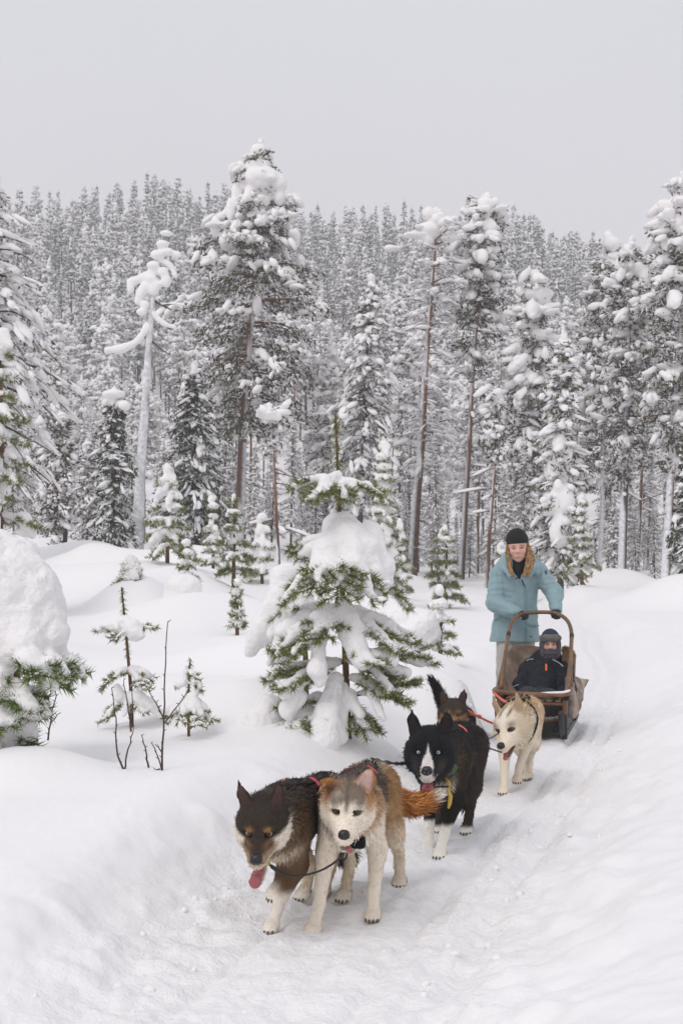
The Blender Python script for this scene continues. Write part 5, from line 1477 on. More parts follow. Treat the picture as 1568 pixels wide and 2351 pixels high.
sn = [sc(778, 1200, D, 752, 1262, D - .16, .060, .085), sc(752, 1262, D - .16, 735, 1300, D - .22, .085, .065), sc(790, 1204, D - .02, 840, 1262, D - .10, .070, .095), sc(840, 1262, D - .10, 866, 1345, D - .14, .085, .060),
      sc(800, 1225, D - .12, 818, 1330, D - .24, .090, .085), sc(812, 1300, D - .24, 822, 1362, D - .26, .070, .045), sc(848, 1225, D + .02, 882, 1300, D - .02, .075, .062), sc(882, 1300, D - .02, 893, 1352, D - .02, .060, .035),
      sc(770, 1210, D + .12, 800, 1260, D + .25, .09, .09), sc(760, 1300, D - .26, 790, 1335, D - .30, .060, .050), sc(725, 1255, D - .05, 690, 1272, D - .02, .045, .025), sc(745, 1270, D - .2, 715, 1335, D - .28, .045, .025), sc(700, 1330, D - .12, 668, 1372, D - .12, .040, .022),
      sc(776, 1090, D - .02, 745, 1104, D - .16, .028, .032), sc(745, 1104, D - .16, 738, 1128, D - .24, .030, .020), sc(790, 1108, D - .04, 826, 1122, D - .08, .018, .018),
      sc(788, 1402, D - .05, 735, 1425, D - .22, .055, .062), sc(735, 1425, D - .22, 728, 1540, D - .36, .055, .048), sc(728, 1530, D - .36, 735, 1568, D - .36, .048, .030), sc(790, 1400, D - .06, 805, 1450, D - .24, .060, .075), sc(805, 1450, D - .24, 828, 1520, D - .34, .075, .055), sc(780, 1380, D - .1, 800, 1420, D - .2, .035, .05),
      sc(700, 1418, D - .05, 650, 1452, D - .08, .055, .048), sc(690, 1440, D - .16, 640, 1500, D - .16, .045, .030), sc(650, 1452, D - .02, 622, 1520, D - .08, .045, .025), sc(660, 1420, D + .1, 630, 1455, D + .16, .055, .05),
      sc(850, 1418, D - .04, 895, 1440, D - .06, .046, .040), sc(890, 1440, D - .08, 925, 1468, D - .08, .036, .022), sc(880, 1480, D - .2, 905, 1496, D - .28, .030, .018),
      sc(858, 1505, D - .24, 902, 1518, D - .28, .032, .034), sc(905, 1500, D - .05, 965, 1524, D - .04, .032, .022), sc(935, 1545, D - .14, 900, 1530, D - .14, .03, .03), sc(850, 1590, D - .2, 880, 1650, D - .24, .024, .02),
      sc(770, 1560, D - .15, 752, 1630, D - .22, .050, .075), sc(752, 1630, D - .22, 742, 1700, D - .28, .075, .11), sc(785, 1580, D - .1, 772, 1690, D - .2, .04, .07), sc(800, 1600, D - .1, 826, 1640, D - .16, .045, .03), sc(700, 1560, D - .2, 660, 1592, D - .24, .042, .03), sc(690, 1600, D - .18, 662, 1632, D - .2, .05, .055), sc(700, 1640, D - .1, 670, 1668, D - .14, .06, .05),
      sc(620, 1630, D + .05, 590, 1672, D + .05, .10, .12), sc(590, 1672, D + .05, 545, 1690, D + .05, .10, .05), sc(815, 1655, D - .05, 835, 1690, D - .08, .03, .04)]
build_pine('young_pine', 'young green pine loaded with heavy snow caps, tallest of the small trees by the trail', W(800, 1700, D), tr_, b, sn, 21, res=.0125, dens=640, lead=7, sk=.035, tr=(.006, .026), group=None)

# bent snow-smothered sapling behind it
b = []; D = 9.75
for a in ((690, 1420, 640, 1520, -.1, .03), (690, 1420, 610, 1480, 0, .03), (700, 1440, 650, 1540, .1, .02)): br(*a)
sn = [sc(690, 1330, D, 660, 1330, D, .075, .085), sc(660, 1330, D, 640, 1400, D - .05, .105, .115), sc(640, 1400, D - .05, 605, 1450, D - .08, .10, .085), sc(605, 1450, D - .08, 582, 1488, D - .1, .07, .045), sc(680, 1360, D, 690, 1420, D - .1, .10, .09), sc(655, 1440, D - .1, 640, 1500, D - .15, .07, .035), sc(690, 1400, D, 700, 1480, D, .09, .06), sc(575, 1470, D - .1, 570, 1502, D - .1, .03, .025)]
build_pine('bent_sapling', 'sapling bowed over under one thick slab of snow, left of the large young pine', [*W(700, 1560, D)[:2], gz(*W(700, 1560, D)[:2])], [W(660, 1345, D), W(690, 1420, D), W(702, 1500, D), W(700, 1660, D)], b, sn, 22, res=.018, sk=.05)
# snow-buried bush behind, right of the pine
b = []; D = 12.6
for a in ((985, 1460, 1010, 1488, -.1, .0), (985, 1465, 975, 1492, -.2, .0)): br(*a)
sn = [sc(930, 1425, D, 965, 1440, D, .14, .17), sc(965, 1440, D, 985, 1462, D, .15, .10), sc(910, 1420, D, 900, 1470, D, .12, .10), sc(940, 1460, D - .1, 970, 1480, D - .1, .12, .06), se(968, 1335, D + 4, (.16, .16, .13)), se(1000, 1392, D + 1, (.16, .14, .09))]
build_pine('buried_bush', 'rounded bush buried under smooth snow beside the large young pine', [*W(960, 1490, D)[:2], gz(*W(960, 1490, D)[:2])], [W(960, 1430, D), W(958, 1500, D)], b, sn[:4], 23, res=.022, sk=.06)

# left-hand tree carrying a huge dome of snow
b = []; D = 7.7
for a in ((36, 1500, 192, 1558, -.05, .030), (36, 1505, 165, 1560, -.25, .022), (38, 1510, 130, 1580, -.30, .018), (38, 1500, -40, 1580, -.1, .03), (40, 1510, 90, 1560, -.4, .02), (40, 1520, -20, 1610, -.3, .02), (38, 1570, 95, 1655, -.2, .026), (38, 1575, 70, 1640, -.35, .02),
          (38, 1590, -20, 1690, -.25, .03), (38, 1595, 0, 1680, -.35, .02), (38, 1640, 78, 1722, -.12, .012), (38, 1660, -30, 1730, -.1, .03), (36, 1500, 110, 1540, .25, .03)): br(*a)
sn = [sc(10, 1290, D, 45, 1360, D, .12, .20), sc(45, 1360, D, 70, 1430, D, .20, .19), sc(-20, 1340, D, -10, 1440, D, .26, .26), sc(60, 1420, D - .05, 110, 1460, D - .05, .16, .10), sc(110, 1430, D, 128, 1495, D, .075, .045), sc(0, 1440, D - .1, 50, 1472, D - .15, .16, .11), sc(-40, 1440, D - .1, -20, 1480, D - .1, .16, .11), sc(30, 1300, D + .15, 60, 1400, D + .2, .16, .22),
      sc(-15, 1560, D - .2, -8, 1600, D - .25, .05, .06), sc(-8, 1600, D - .25, -15, 1640, D - .28, .055, .045), sc(60, 1600, D - .2, 78, 1640, D - .22, .03, .02), sc(95, 1570, D - .15, 110, 1600, D - .15, .03, .02), sc(20, 1660, D - .1, 75, 1670, D - .1, .055, .045), sc(10, 1700, D - .05, 40, 1730, D - .05, .09, .09), sc(-30, 1700, D - .1, 0, 1740, D - .1, .09, .08), sc(150, 1550, D - .1, 165, 1560, D - .1, .014, .012)]
build_pine('young_pine', 'young pine crushed under a huge dome of snow at the edge of the clearing', [*W(37, 1740, D)[:2], gz(*W(37, 1740, D)[:2])], [W(30, 1380, D), W(36, 1480, D), W(40, 1560, D), W(37, 1745, D)], b, sn, 24, res=.017, dens=640, sk=.06, nl=.055, tr=(.018, .026), lumpy=.034, green=((.06, .10, .022), (.18, .25, .06)))
# two slender saplings
b = []; D = 9.3
for a in ((290, 1452, 225, 1450, -.05, .016), (290, 1452, 358, 1447, 0, .014), (290, 1455, 268, 1475, -.2, .010), (296, 1535, 232, 1588, -.08, .018), (296, 1535, 355, 1570, -.05, .016), (296, 1540, 330, 1585, -.2, .014), (298, 1545, 262, 1560, -.2, .014), (300, 1590, 240, 1655, -.1, .018), (302, 1600, 330, 1640, -.15, .012), (302, 1595, 255, 1640, .1, .018), (302, 1600, 375, 1650, .1, .025)): br(*a)
sn = [sc(290, 1430, D - .03, 312, 1448, D - .05, .055, .065), sc(312, 1440, D - .05, 325, 1458, D - .08, .05, .03), sc(292, 1425, D, 268, 1445, D, .03, .022), sc(268, 1580, D - .1, 275, 1600, D - .12, .03, .04), sc(298, 1600, D - .1, 285, 1640, D - .12, .035, .02), sc(318, 1600, D - .1, 345, 1620, D - .1, .05, .04), sc(345, 1620, D - .1, 368, 1645, D - .1, .035, .018)]
build_pine('pine_sapling', 'thin pine sapling with a bristly bare leader and a snow clump on its shoulder', [*W(302, 1668, D)[:2], gz(*W(302, 1668, D)[:2])], [W(280, 1348, D), W(286, 1410, D), W(296, 1520, D), W(303, 1600, D), W(303, 1690, D)], b, sn, 25, res=.011, dens=460, lead=10, sk=.02, tr=(.005, .016), nl=.035)
b = []; D = 8.9
for a in ((433, 1570, 405, 1580, -.05, .010), (433, 1570, 468, 1590, -.05, .010), (434, 1605, 385, 1660, -.05, .018), (434, 1605, 490, 1662, -.08, .020), (434, 1610, 405, 1665, -.2, .014), (434, 1610, 455, 1665, -.2, .016), (434, 1540, 450, 1560, -.05, .008)): br(*a)
sn = [sc(434, 1508, D, 436, 1516, D, .013), sc(428, 1530, D, 426, 1560, D, .012, .016), sc(450, 1590, D - .05, 460, 1575, D - .05, .02, .012), sc(440, 1602, D - .05, 462, 1640, D - .1, .03, .025)]
build_pine('pine_sapling', 'tiny pine sapling with drooping snowy skirt beside the bare twigs', [*W(434, 1688, D)[:2], gz(*W(434, 1688, D)[:2])], [W(437, 1512, D), W(434, 1560, D), W(433, 1620, D), W(434, 1700, D)], b, sn, 26, res=.010, dens=480, lead=10, sk=.02, tr=(.004, .010), nl=.032)

# bare twigs
def twig(label, stems, d, name='bare_twig'):
    o = W(stems[0][0][0], stems[0][0][1], d); o[2] = gz(o[0], o[1]) - .03
    rs = random.Random(len(label)); mb = MB()
    for st in stems:
        q = cur([W(x, y, d) for x, y in st], max(6, 3 * len(st)), 0) - o; n = len(q)
        q = q + np.array([[rs.uniform(-.004, .004), rs.uniform(-.006, .006), 0] for _ in range(n)])
        rr = np.linspace(.0058 if len(st) > 2 else .0042, .0022, n); mb.tube(q, rr, 6)
        for k_ in range(1, n):
            if rs.random() < .7:
                e = q[k_] + np.array([rs.choice((-1, 1)) * rs.uniform(.006, .018), rs.uniform(-.01, .01), rs.uniform(.004, .016)])
                mb.tube([q[k_], e], [.0028, .0012], 5)
    T = obj(name, mb.mesh(name, M_twig), None, o); tag(T, label, 'twig', 'bare twigs poking out of the snow'); return T
twig('tall bare birch twig with one long side shoot rising beside the small sapling', [[(372, 1772), (378, 1640), (380, 1540), (386, 1428)], [(378, 1662), (432, 1586)], [(378, 1650), (345, 1588)], [(372, 1768), (350, 1705)], [(373, 1730), (362, 1712)]], 7.32)
twig('broken bare twig lying slanted on the snow at the foot of the tall twig', [[(368, 1766), (345, 1775), (322, 1798)]], 7.34)
twig('forked bare twig making a narrow V in front of the thin sapling', [[(285, 1772), (272, 1735), (308, 1668)] if False else [(285, 1772), (296, 1720), (308, 1668)], [(285, 1768), (268, 1725), (266, 1640), (258, 1580)]], 7.3)
twig('pair of fine upright twigs growing through the thin sapling', [[(302, 1680), (292, 1610), (283, 1560)], [(305, 1670), (304, 1575)]], 8.6)
twig('short knobby bare twig between the forked twig and the tall twig', [[(342, 1762), (334, 1720), (327, 1688)]], 7.4)
twig('single arching bare twig beside the snow-domed pine', [[(112, 1700), (118, 1640), (128, 1600), (133, 1560)], [(117, 1660), (136, 1638)]], 8.2)
twig('fine bare tip sticking up past the snow dome', [[(146, 1540), (148, 1500), (152, 1470)]], 9.2)
# ------------------------------------------------------------------ forest trees
M_mbark = mat('forest_bark', attr='Col', rough=.9, bump=.6, bscale=12, bdist=.03, var=.3, vscale=9)
M_fol = mat('forest_needles', attr='Col', rough=.7, spec=.15)
M_lobe = mat('forest_snow', SNOW, .85, spec=.15)

# bumpy snow-lobe shapes, flat below
_lob = []
for _k in range(10):
    _v, _t = ico(2); _n = noise(_v + _k * 3.1, 2.2, 2, _k); _v = _v * (1 + .42 * _n)[:, None]
    _v[:, 2] = np.where(_v[:, 2] < 0, _v[:, 2] * .55, _v[:, 2]); _lob.append((_v, _t))
_lob1 = []
for _k in range(6):
    _v, _t = ico(1); _v = _v * (1 + .25 * noise(_v + _k * 2.3, 1.5, 1, _k))[:, None]; _lob1.append((_v, _t))

class Tree:
    def __init__(s, seed): s.rs = np.random.RandomState(seed); s.W = MB(); s.WC = []; s.F = []; s.FC = []; s.S = []; s.seed = seed
    def wood(s, pts, r, n, col):
        k = s.W.n; s.W.tube(pts, r, n, caps=False); m = s.W.n - k
        s.WC.append(col(s.W.V[-1]) if callable(col) else np.tile(np.asarray(col, float), (m, 1)))
    def lobe(s, c, ax, a, b, h): s.S.append((np.asarray(c, float), np.asarray(ax, float), a, b, h))
    def foliage(s, c, d, n, rf, fsz, cols, frost):
        rs = s.rs; q = rs.randn(n, 3); q /= np.linalg.norm(q, axis=1, keepdims=True); q *= rs.rand(n, 1) ** .5 * rf; q[:, 2] = q[:, 2] * .6 - .25 * rf
        P = c + q; dd = np.asarray(d) * .7 + rs.randn(n, 3) * .6 + [0, 0, -.35]; dd /= np.linalg.norm(dd, axis=1, keepdims=True)
        sd = np.cross(dd, rs.randn(n, 3)); sd /= np.linalg.norm(sd, axis=1, keepdims=True)
        L_ = .68 * fsz * (.6 + .8 * rs.rand(n, 1)); wd = L_ * (.10 + .10 * rs.rand(n, 1))
        s.F.append(np.stack([P - dd * L_ * .5, P + sd * wd, P + dd * L_ * .5, P - sd * wd], 1))
        c0, c1 = cols; cc = lerp(np.tile(np.asarray(c0, float), (n, 1)), np.tile(np.asarray(c1, float), (n, 1)), rs.rand(n))
        fr = rs.rand(n) < frost * 1.15 + .10; cc[fr] = np.array([.78, .78, .80]) * (.75 + .25 * rs.rand(fr.sum(), 1)); s.FC.append(cc)
    def snow_mesh(s, lobs, extra=1.0):
        rs = s.rs; Vs, Ts, n = [], [], 0
        for c, ax, a, b, h in s.S:
            v, t = (lobs if max(a, b) > .21 else _lob1)[rs.randint(6)]; v = v.copy()
            th = rs.rand() * 6.28; x, y = v[:, 0] * math.cos(th) - v[:, 1] * math.sin(th), v[:, 0] * math.sin(th) + v[:, 1] * math.cos(th)
            v = np.stack([x * a, y * b, v[:, 2] * h], 1)
            f = ax / max(np.linalg.norm(ax), 1e-6); l_ = np.cross((0, 0, 1), f)
            if np.linalg.norm(l_) < 1e-3: l_ = np.array([0, 1.0, 0])
            l_ /= np.linalg.norm(l_); u_ = np.cross(f, l_)
            Vs.append(v @ np.stack([f, l_, u_]) + c); Ts.append(t + n); n += len(v)
        return np.concatenate(Vs), np.concatenate(Ts)

BARKS = dict(red=((.21, .088, .042), (.115, .064, .042)), grey=((.095, .062, .046), (.085, .062, .050)), white=((.45, .44, .44), (.55, .54, .54)))
def trunk_cols(V, H, kind, plaster, side, seed):
    top, low = BARKS[kind]; t = np.clip(V[:, 2] / H, 0, 1)
    c = lerp(np.tile(np.asarray(low, float), (len(V), 1)), np.tile(np.asarray(top, float), (len(V), 1)), sstep(.15, .55, t))
    c = c * (1 + .45 * noise(V * [1, 1, .3], 4, 3, seed))[:, None]
    if plaster > 0:
        c0 = V - np.stack([np.interp(V[:, 2], _tkz, _tkx), np.interp(V[:, 2], _tkz, _tky), V[:, 2]], 1)
        nn = c0 / np.maximum(np.linalg.norm(c0, axis=1, keepdims=True), 1e-6)
        m = (nn @ np.asarray(side, float)) + .75 * noise(V * [1, 1, .5], 2.2, 3, seed + 2)
        c = lerp(c, np.tile(C(.76, .77, .79), (len(V), 1)), sstep(1 - 2 * plaster, 1.25 - 2 * plaster, m))
    return c

def conifer(seed, H, lean, prof, kind='pine', nb=70, fol=10, fsz=.22, snow=.7, ssz=.24, frost=.35, tr=.13, bark='red', plaster=.1, topcap=.25, elev=(.5, -.25), droop=.25, cols=((.034, .036, .015), (.135, .118, .048)),
            lobs=None, side=(-.8, -.6, 0), low=1.0, rough_top=True, clump=1.0, deadlow=6, cb=None):
    """prof: (height, radius) pairs in metres, from the crown's foot to its top"""
    global _tkx, _tky, _tkz
    t = Tree(seed); rs = t.rs; lean = np.asarray(lean, float)
    hz = np.array([p_[0] for p_ in prof]); hr = np.array([p_[1] for p_ in prof]); zb = hz.min()
    m = 26; u = np.linspace(0, 1, m); wob = np.stack([noise2(u * 0 + seed, u * 2.2, 1, 2, seed), noise2(u * 0 + seed + 9, u * 2.2, 1, 2, seed + 5)], 1) * .012 * H
    wob *= (u * (1 - u) * 4)[:, None]
    tk = np.stack([lean[0] * u + wob[:, 0], lean[1] * u + wob[:, 1], H * u], 1); tk[0, 2] = -.4
    _tkz = tk[:, 2]; _tkx = tk[:, 0]; _tky = tk[:, 1]
    at = lambda z: np.array([np.interp(z, tk[:, 2], tk[:, 0]), np.interp(z, tk[:, 2], tk[:, 1]), z])
    t.wood(tk, tr * (1 - .86 * u ** 1.1) + .008, 9, lambda V: trunk_cols(V, H, bark, plaster, side, seed))
    zs = np.sort(zb + (H - zb) * (rs.rand(nb) * .93 + .02) ** (.9 if kind == 'pine' else .85))
    az = rs.rand() * 6.28; bcol = np.asarray(BARKS[bark][0], float) * .8
    for z in zs:
        az += 2.4 + rs.randn() * .4; tt = (z - zb) / max(H - zb, 1e-6)
        L_ = np.interp(z, hz, hr) * (.62 + .55 * rs.rand())
        if L_ < .05: continue
        el = elev[1] + (elev[0] - elev[1]) * tt + rs.randn() * .10
        d = np.array([math.cos(az), math.sin(az), 0]); b0 = at(z)
        s_ = np.linspace(0, 1, 7); ax = b0 + d * (L_ * s_)[:, None]; ax[:, 2] += L_ * (math.tan(el) * s_ - droop * s_ ** 2)
        ax[1:] += np.cumsum(rs.randn(6, 3) * .02 * L_, 0)
        t.wood(ax, np.linspace(.010 + .016 * L_, .006, 7), 4, bcol)
        hs_ = .12 + snow * (.85 + .5 * tt)
        heavy = rs.rand() < hs_ * (low + (1 - low) * sstep(.38, .6, tt))
        nseg = max(2, int(L_ / .30) + 1)
        for j in range(nseg):
            f = .28 + .72 * (j + rs.rand() * .6) / nseg; f = min(f, 1)
            c = np.array([np.interp(f, s_, ax[:, k_]) for k_ in range(3)]); i0 = min(int(f * 6), 5); tg = ax[i0 + 1] - ax[i0]; tg /= max(np.linalg.norm(tg), 1e-6)
            rf = (.16 + .22 * min(L_, 1.4)) * (1.15 - .3 * f) * (1 if kind == 'pine' else .8)
            n = max(1, int(2.3 * fol * (.6 + .8 * rs.rand())))
            if fol > 0: t.foliage(c + rs.randn(3) * .05, tg, n, rf, fsz, cols, frost)
            if heavy:
                for q_ in range(3 if kind == 'pine' else 2):
                    if rs.rand() < .25: continue
                    w_ = ssz * (.25 + .58 * rs.rand() ** 1.6) * (.75 + .25 * min(L_, 1.2)) * clump * (.75 + .4 * tt)
                    of = rs.randn(3) * np.array([.5, .5, .22]) * rf
                    if kind == 'pine':
                        t.lobe(c + of + np.array([0, 0, w_ * .4]), tg * (.4 + rs.rand()) + rs.randn(3) * .3 + [0, 0, -.35], w_ * (1.0 + .8 * rs.rand()), w_ * .8, w_ * (.55 + .3 * rs.rand()))
                    else:
                        t.lobe(c + of * .6 + np.array([0, 0, w_ * .3]), tg + rs.randn(3) * .12 + [0, 0, -.12], max(L_ / nseg, .12) * (.5 + .55 * rs.rand()), w_ * .75, w_ * .5)
    for k_ in range(deadlow):                              # dead snags on the bare lower trunk
        z = zb * (.25 + .72 * rs.rand())
        if z < 1.0: continue
        a = rs.rand() * 6.28; L_ = .4 + .9 * rs.rand(); d = np.array([math.cos(a), math.sin(a), -.25 + .3 * rs.rand()])
        q = at(z) + d * (np.linspace(0, L_, 4))[:, None] + np.array([[0, 0, -.15 * L_ * s2 * s2] for s2 in np.linspace(0, 1, 4)])
        t.wood(q, np.linspace(.016, .005, 4), 4, bcol)
        if rs.rand() < snow: t.lobe(q[2] + [0, 0, .04], q[3] - q[0], L_ * .45, .07, .05)
    ntop = int(8 + 30 * topcap)
    for k_ in range(ntop):                                 # snow hood at the tip
        z = H - (H - zb) * topcap * (k_ / ntop) ** 1.2 * .8; r_ = np.interp(z, hz, hr); w_ = ssz * (.35 + .75 * min(1, r_ / .8)) * (.5 + .6 * rs.rand()) * (1 if k_ else .8)
        a = rs.rand() * 6.28; t.lobe(at(z) + np.array([math.cos(a), math.sin(a), 0]) * r_ * .45 * rs.rand() + [0, 0, w_ * .15], (rs.randn(), rs.randn(), -.3), w_ * 1.0, w_ * .9, w_ * (.8 + .3 * rs.rand()))
    return t

def tree_meshes(t, name, lobs):
    wm = t.W.mesh(name + '_trunk', M_mbark, True, np.concatenate(t.WC))
    fm = None
    if t.F:
        F = np.concatenate(t.F); n = len(F); V = F.reshape(-1, 3); Q = np.arange(n * 4).reshape(-1, 4)
        fm = new_mesh(name + '_needles', V, Q, M_fol, False, np.repeat(np.concatenate(t.FC), 4, 0))
    sm = None
    if t.S:
        V, T_ = t.snow_mesh(lobs); sm = new_mesh(name + '_snow', V, T_, M_lobe)
    return wm, fm, sm
def plant(name, meshes, loc, label, group=None, rz=0.0, scale=1.0, cat='tree'):
    T = empty(name, loc, rz); T.scale = (scale,) * 3; tag(T, label, cat, group)
    for nm, me in zip(('trunk', 'crown', 'snow_load'), meshes):
        if me is not None:
            q = obj(nm, me, T)
            if nm != 'trunk': q['kind'] = 'stuff'
    return T

def photo_tree(name, label, x0, x1, ytop, d, prof, seed, lobs=None, caps=(), **kw):
    """prof: (y pixel, half width in pixels) from top to crown foot"""
    X = (x0 - CX) / FPX * d; z0 = gz(X, d); top = W(x1, ytop, d); K = d / FPX
    H = top[2] - z0
    pr = sorted([(CAM_H + (HORIZON - y) * K - z0, w_ * K) for y, w_ in prof])
    pr = [(max(h, .15), r_) for h, r_ in pr]
    t = conifer(seed, H, (top[0] - X, 0), pr, **kw)
    ms = tree_meshes(t, name, lobs or _lob)
    if caps:
        o = np.array([X, d, z0]); rs = np.random.RandomState(seed); pr_ = []
        for (cx_, cy_, rx_, ry_) in caps:
            c = W(cx_, cy_, d - rs.rand() * .35) - o; pr_.append(ell(c, (rx_ * K, rx_ * K * .85, ry_ * K)))
            for _ in range(2): pr_.append(ell(c + rs.randn(3) * np.array([.55, .4, .45]) * [rx_ * K, rx_ * K, ry_ * K], np.array([rx_, rx_, ry_]) * K * (.35 + .3 * rs.rand())))
        V, Q = sdf_mesh(pr_, .05, k=.07); V = V + vnormals(V, Q) * (.05 * noise(V, 2.4, 3, seed))[:, None]
        V0 = np.empty(len(ms[2].vertices) * 3, np.float32); ms[2].vertices.foreach_get('co', V0); V0 = V0.reshape(-1, 3)
        T0 = np.empty(len(ms[2].loops), np.int32); ms[2].loops.foreach_get('vertex_index', T0)
        ms = (ms[0], ms[1], new_mesh(name + '_snow', np.concatenate([V0, V]), (T0.reshape(-1, 3), Q + len(V0)), M_lobe))
    return plant(name, ms, (X, d, z0), label)
PINE = dict(kind='pine', bark='red', elev=(.55, -.05), droop=.22)
SPR = dict(kind='spruce', bark='grey', elev=(.25, -.35), droop=.22, fsz=.20, plaster=.1, deadlow=0)

photo_tree('pine_tree', 'tallest pine of the clearing with drooping dark boughs and a thick snow crown', 548, 600, 322, 48, [(322, 5), (350, 24), (390, 52), (450, 72), (540, 95), (590, 150), (690, 190), (790, 200), (880, 165), (960, 105), (1010, 40)], 101, caps=[(594, 346, 18, 17), (590, 385, 30, 20), (600, 408, 42, 26), (630, 425, 30, 24), (560, 425, 26, 20), (545, 448, 14, 26), (575, 455, 16, 32), (610, 455, 14, 20), (640, 450, 14, 22), (530, 480, 12, 26), (600, 510, 17, 30), (525, 548, 22, 30), (560, 520, 12, 22), (606, 560, 18, 30), (648, 500, 12, 24), (495, 520, 12, 26), (678, 545, 12, 22), (598, 662, 18, 12), (635, 620, 20, 9), (690, 600, 10, 16), (520, 640, 14, 9), (690, 660, 22, 8)],
           nb=105, fol=12, fsz=.26, snow=.45, low=.35, ssz=.27, frost=.20, tr=.17, plaster=.36, side=(.9, -.4, 0), topcap=.40, clump=1.0, cols=((.036, .036, .015), (.120, .100, .046)), **{**PINE, 'droop': .45})
photo_tree('dead_spruce', 'half-dead spruce with long drooping snow-caked boughs and few needles', -48, -4, 398, 30, [(398, 8), (470, 42), (560, 90), (660, 125), (760, 165), (850, 185), (960, 165), (1060, 130), (1150, 100)], 102,
           kind='spruce', bark='grey', nb=110, fol=4, fsz=.16, snow=1.0, ssz=.20, frost=.45, tr=.15, plaster=.3, topcap=.15, elev=(.15, -.30), droop=.42, clump=1.2)
photo_tree('spruce_tree', 'narrow dark spruce with a white top, beside the frosted leaning snag', 262, 262, 897, 36, [(897, 22), (930, 32), (962, 18), (1040, 42), (1150, 50), (1285, 66)], 103, caps=[(260, 905, 26, 10), (250, 925, 18, 9), (285, 930, 14, 10)], nb=95, fol=13, snow=.75, ssz=.20, frost=.18, tr=.08, topcap=.14, cols=((.026, .038, .018), (.085, .095, .048)), **SPR)
photo_tree('spruce_tree', 'broad dark spruce with sweeping snow-striped boughs left of the tallest pine', 445, 448, 832, 40, [(832, 8), (940, 46), (1080, 78), (1180, 92), (1285, 98)], 104, nb=150, fol=15, snow=.72, ssz=.20, frost=.16, tr=.11, topcap=.12, cols=((.024, .034, .017), (.075, .086, .044)), **{**SPR, 'droop': .35})
photo_tree('pine_tree', 'slim pine with a reddish stem and loose crown behind the left-hand spruces', 128, 130, 925, 40, [(925, 14), (990, 42), (1080, 56), (1180, 52), (1250, 30)], 105, nb=60, fol=12, snow=.55, ssz=.22, frost=.3, tr=.06, topcap=.12, **PINE)
photo_tree('spindly_pine', 'spindly leafless stem wearing a flat snow cap, right of the tallest pine', 640, 622, 945, 36, [(945, 26), (965, 36), (1000, 20), (1040, 8)], 106, caps=[(640, 947, 30, 9), (622, 955, 20, 8)], nb=14, fol=5, snow=.7, ssz=.22, frost=.5, tr=.045, topcap=.3, deadlow=10, **PINE)
photo_tree('spruce_tree', 'slender spruce wrapped in white snow from tip to skirt, behind the large young pine', 822, 852, 634, 42, [(634, 6), (690, 26), (760, 46), (860, 70), (980, 84), (1090, 80), (1170, 55)], 107, nb=150, fol=9, snow=1.0, ssz=.27, frost=.40, tr=.09, topcap=.15, **{**SPR, 'droop': .4})
photo_tree('dead_pine', 'old pine with flaking brown trunk, flat snowy top and bare whitened branches', 945, 1002, 488, 45, [(488, 40), (520, 75), (560, 82), (620, 66), (720, 60), (860, 66), (980, 60), (1110, 50)], 108, caps=[(985, 530, 34, 18), (975, 552, 22, 16), (1005, 505, 22, 14), (950, 540, 26, 8), (1030, 545, 20, 9), (900, 570, 18, 7)], nb=70, fol=6, fsz=.2, snow=.75, ssz=.24, frost=.72, tr=.16, bark='red', plaster=.22, topcap=.10, kind='spruce', elev=(.35, -.1), droop=.2)
photo_tree('pine_tree', 'straight pine with a bare orange-brown lower trunk and clumped snowy crown', 1058, 1116, 455, 46, [(455, 16), (490, 42), (560, 56), (650, 68), (740, 70), (810, 58), (870, 30)], 109, caps=[(1114, 468, 20, 16), (1108, 500, 22, 22), (1122, 520, 18, 18), (1090, 515, 14, 16), (1072, 548, 10, 14), (1104, 590, 12, 14), (1130, 572, 18, 10), (1070, 650, 8, 14), (1140, 640, 10, 12), (1100, 560, 12, 14)], nb=75, fol=13, snow=.60, ssz=.32, frost=.22, tr=.10, plaster=.16, topcap=.25, **PINE)
photo_tree('pine_tree', 'thin pine stem with a small snowy tuft of crown behind the musher', 1118, 1140, 900, 40, [(900, 20), (940, 34), (1000, 30), (1060, 18)], 110, nb=30, fol=9, snow=.6, ssz=.24, frost=.35, tr=.055, deadlow=10, **PINE)
photo_tree('pine_tree', 'dark shaggy pine with stacked round snow clumps above the musher', 1205, 1232, 628, 45, [(628, 16), (680, 36), (760, 50), (860, 66), (980, 70), (1080, 54), (1140, 28)], 111, caps=[(1232, 640, 18, 14), (1230, 672, 28, 20), (1228, 712, 26, 14), (1235, 768, 18, 14), (1205, 760, 12, 10), (1250, 690, 14, 14), (1200, 900, 12, 26), (1250, 850, 10, 14)], nb=85, fol=14, snow=.45, ssz=.34, frost=.22, tr=.09, topcap=.28, **PINE)
photo_tree('spruce_tree', 'young spruce plastered in bulging snow right behind the sled', 1286, 1292, 764, 34, [(764, 6), (840, 34), (960, 52), (1100, 60), (1220, 66), (1335, 84)], 112, caps=[(1290, 1030, 24, 40), (1270, 1080, 22, 34), (1300, 1100, 22, 40), (1290, 1150, 28, 40), (1262, 1160, 18, 26), (1285, 1220, 26, 40), (1305, 1180, 16, 26), (1275, 1280, 26, 34)], nb=130, fol=10, snow=.95, ssz=.26, frost=.25, tr=.07, topcap=.2, cols=((.045, .060, .022), (.135, .145, .062)), **SPR)
photo_tree('pine_tree', 'bushy pine with a pale frosted stem right of the snow-plastered spruce', 1374, 1396, 532, 48, [(532, 10), (580, 34), (660, 54), (780, 70), (920, 76), (1060, 62), (1140, 30)], 113, caps=[(1396, 545, 10, 12), (1404, 560, 18, 16), (1410, 590, 14, 12)], nb=100, fol=15, snow=.5, ssz=.27, frost=.28, tr=.08, plaster=.7, topcap=.14, **PINE)
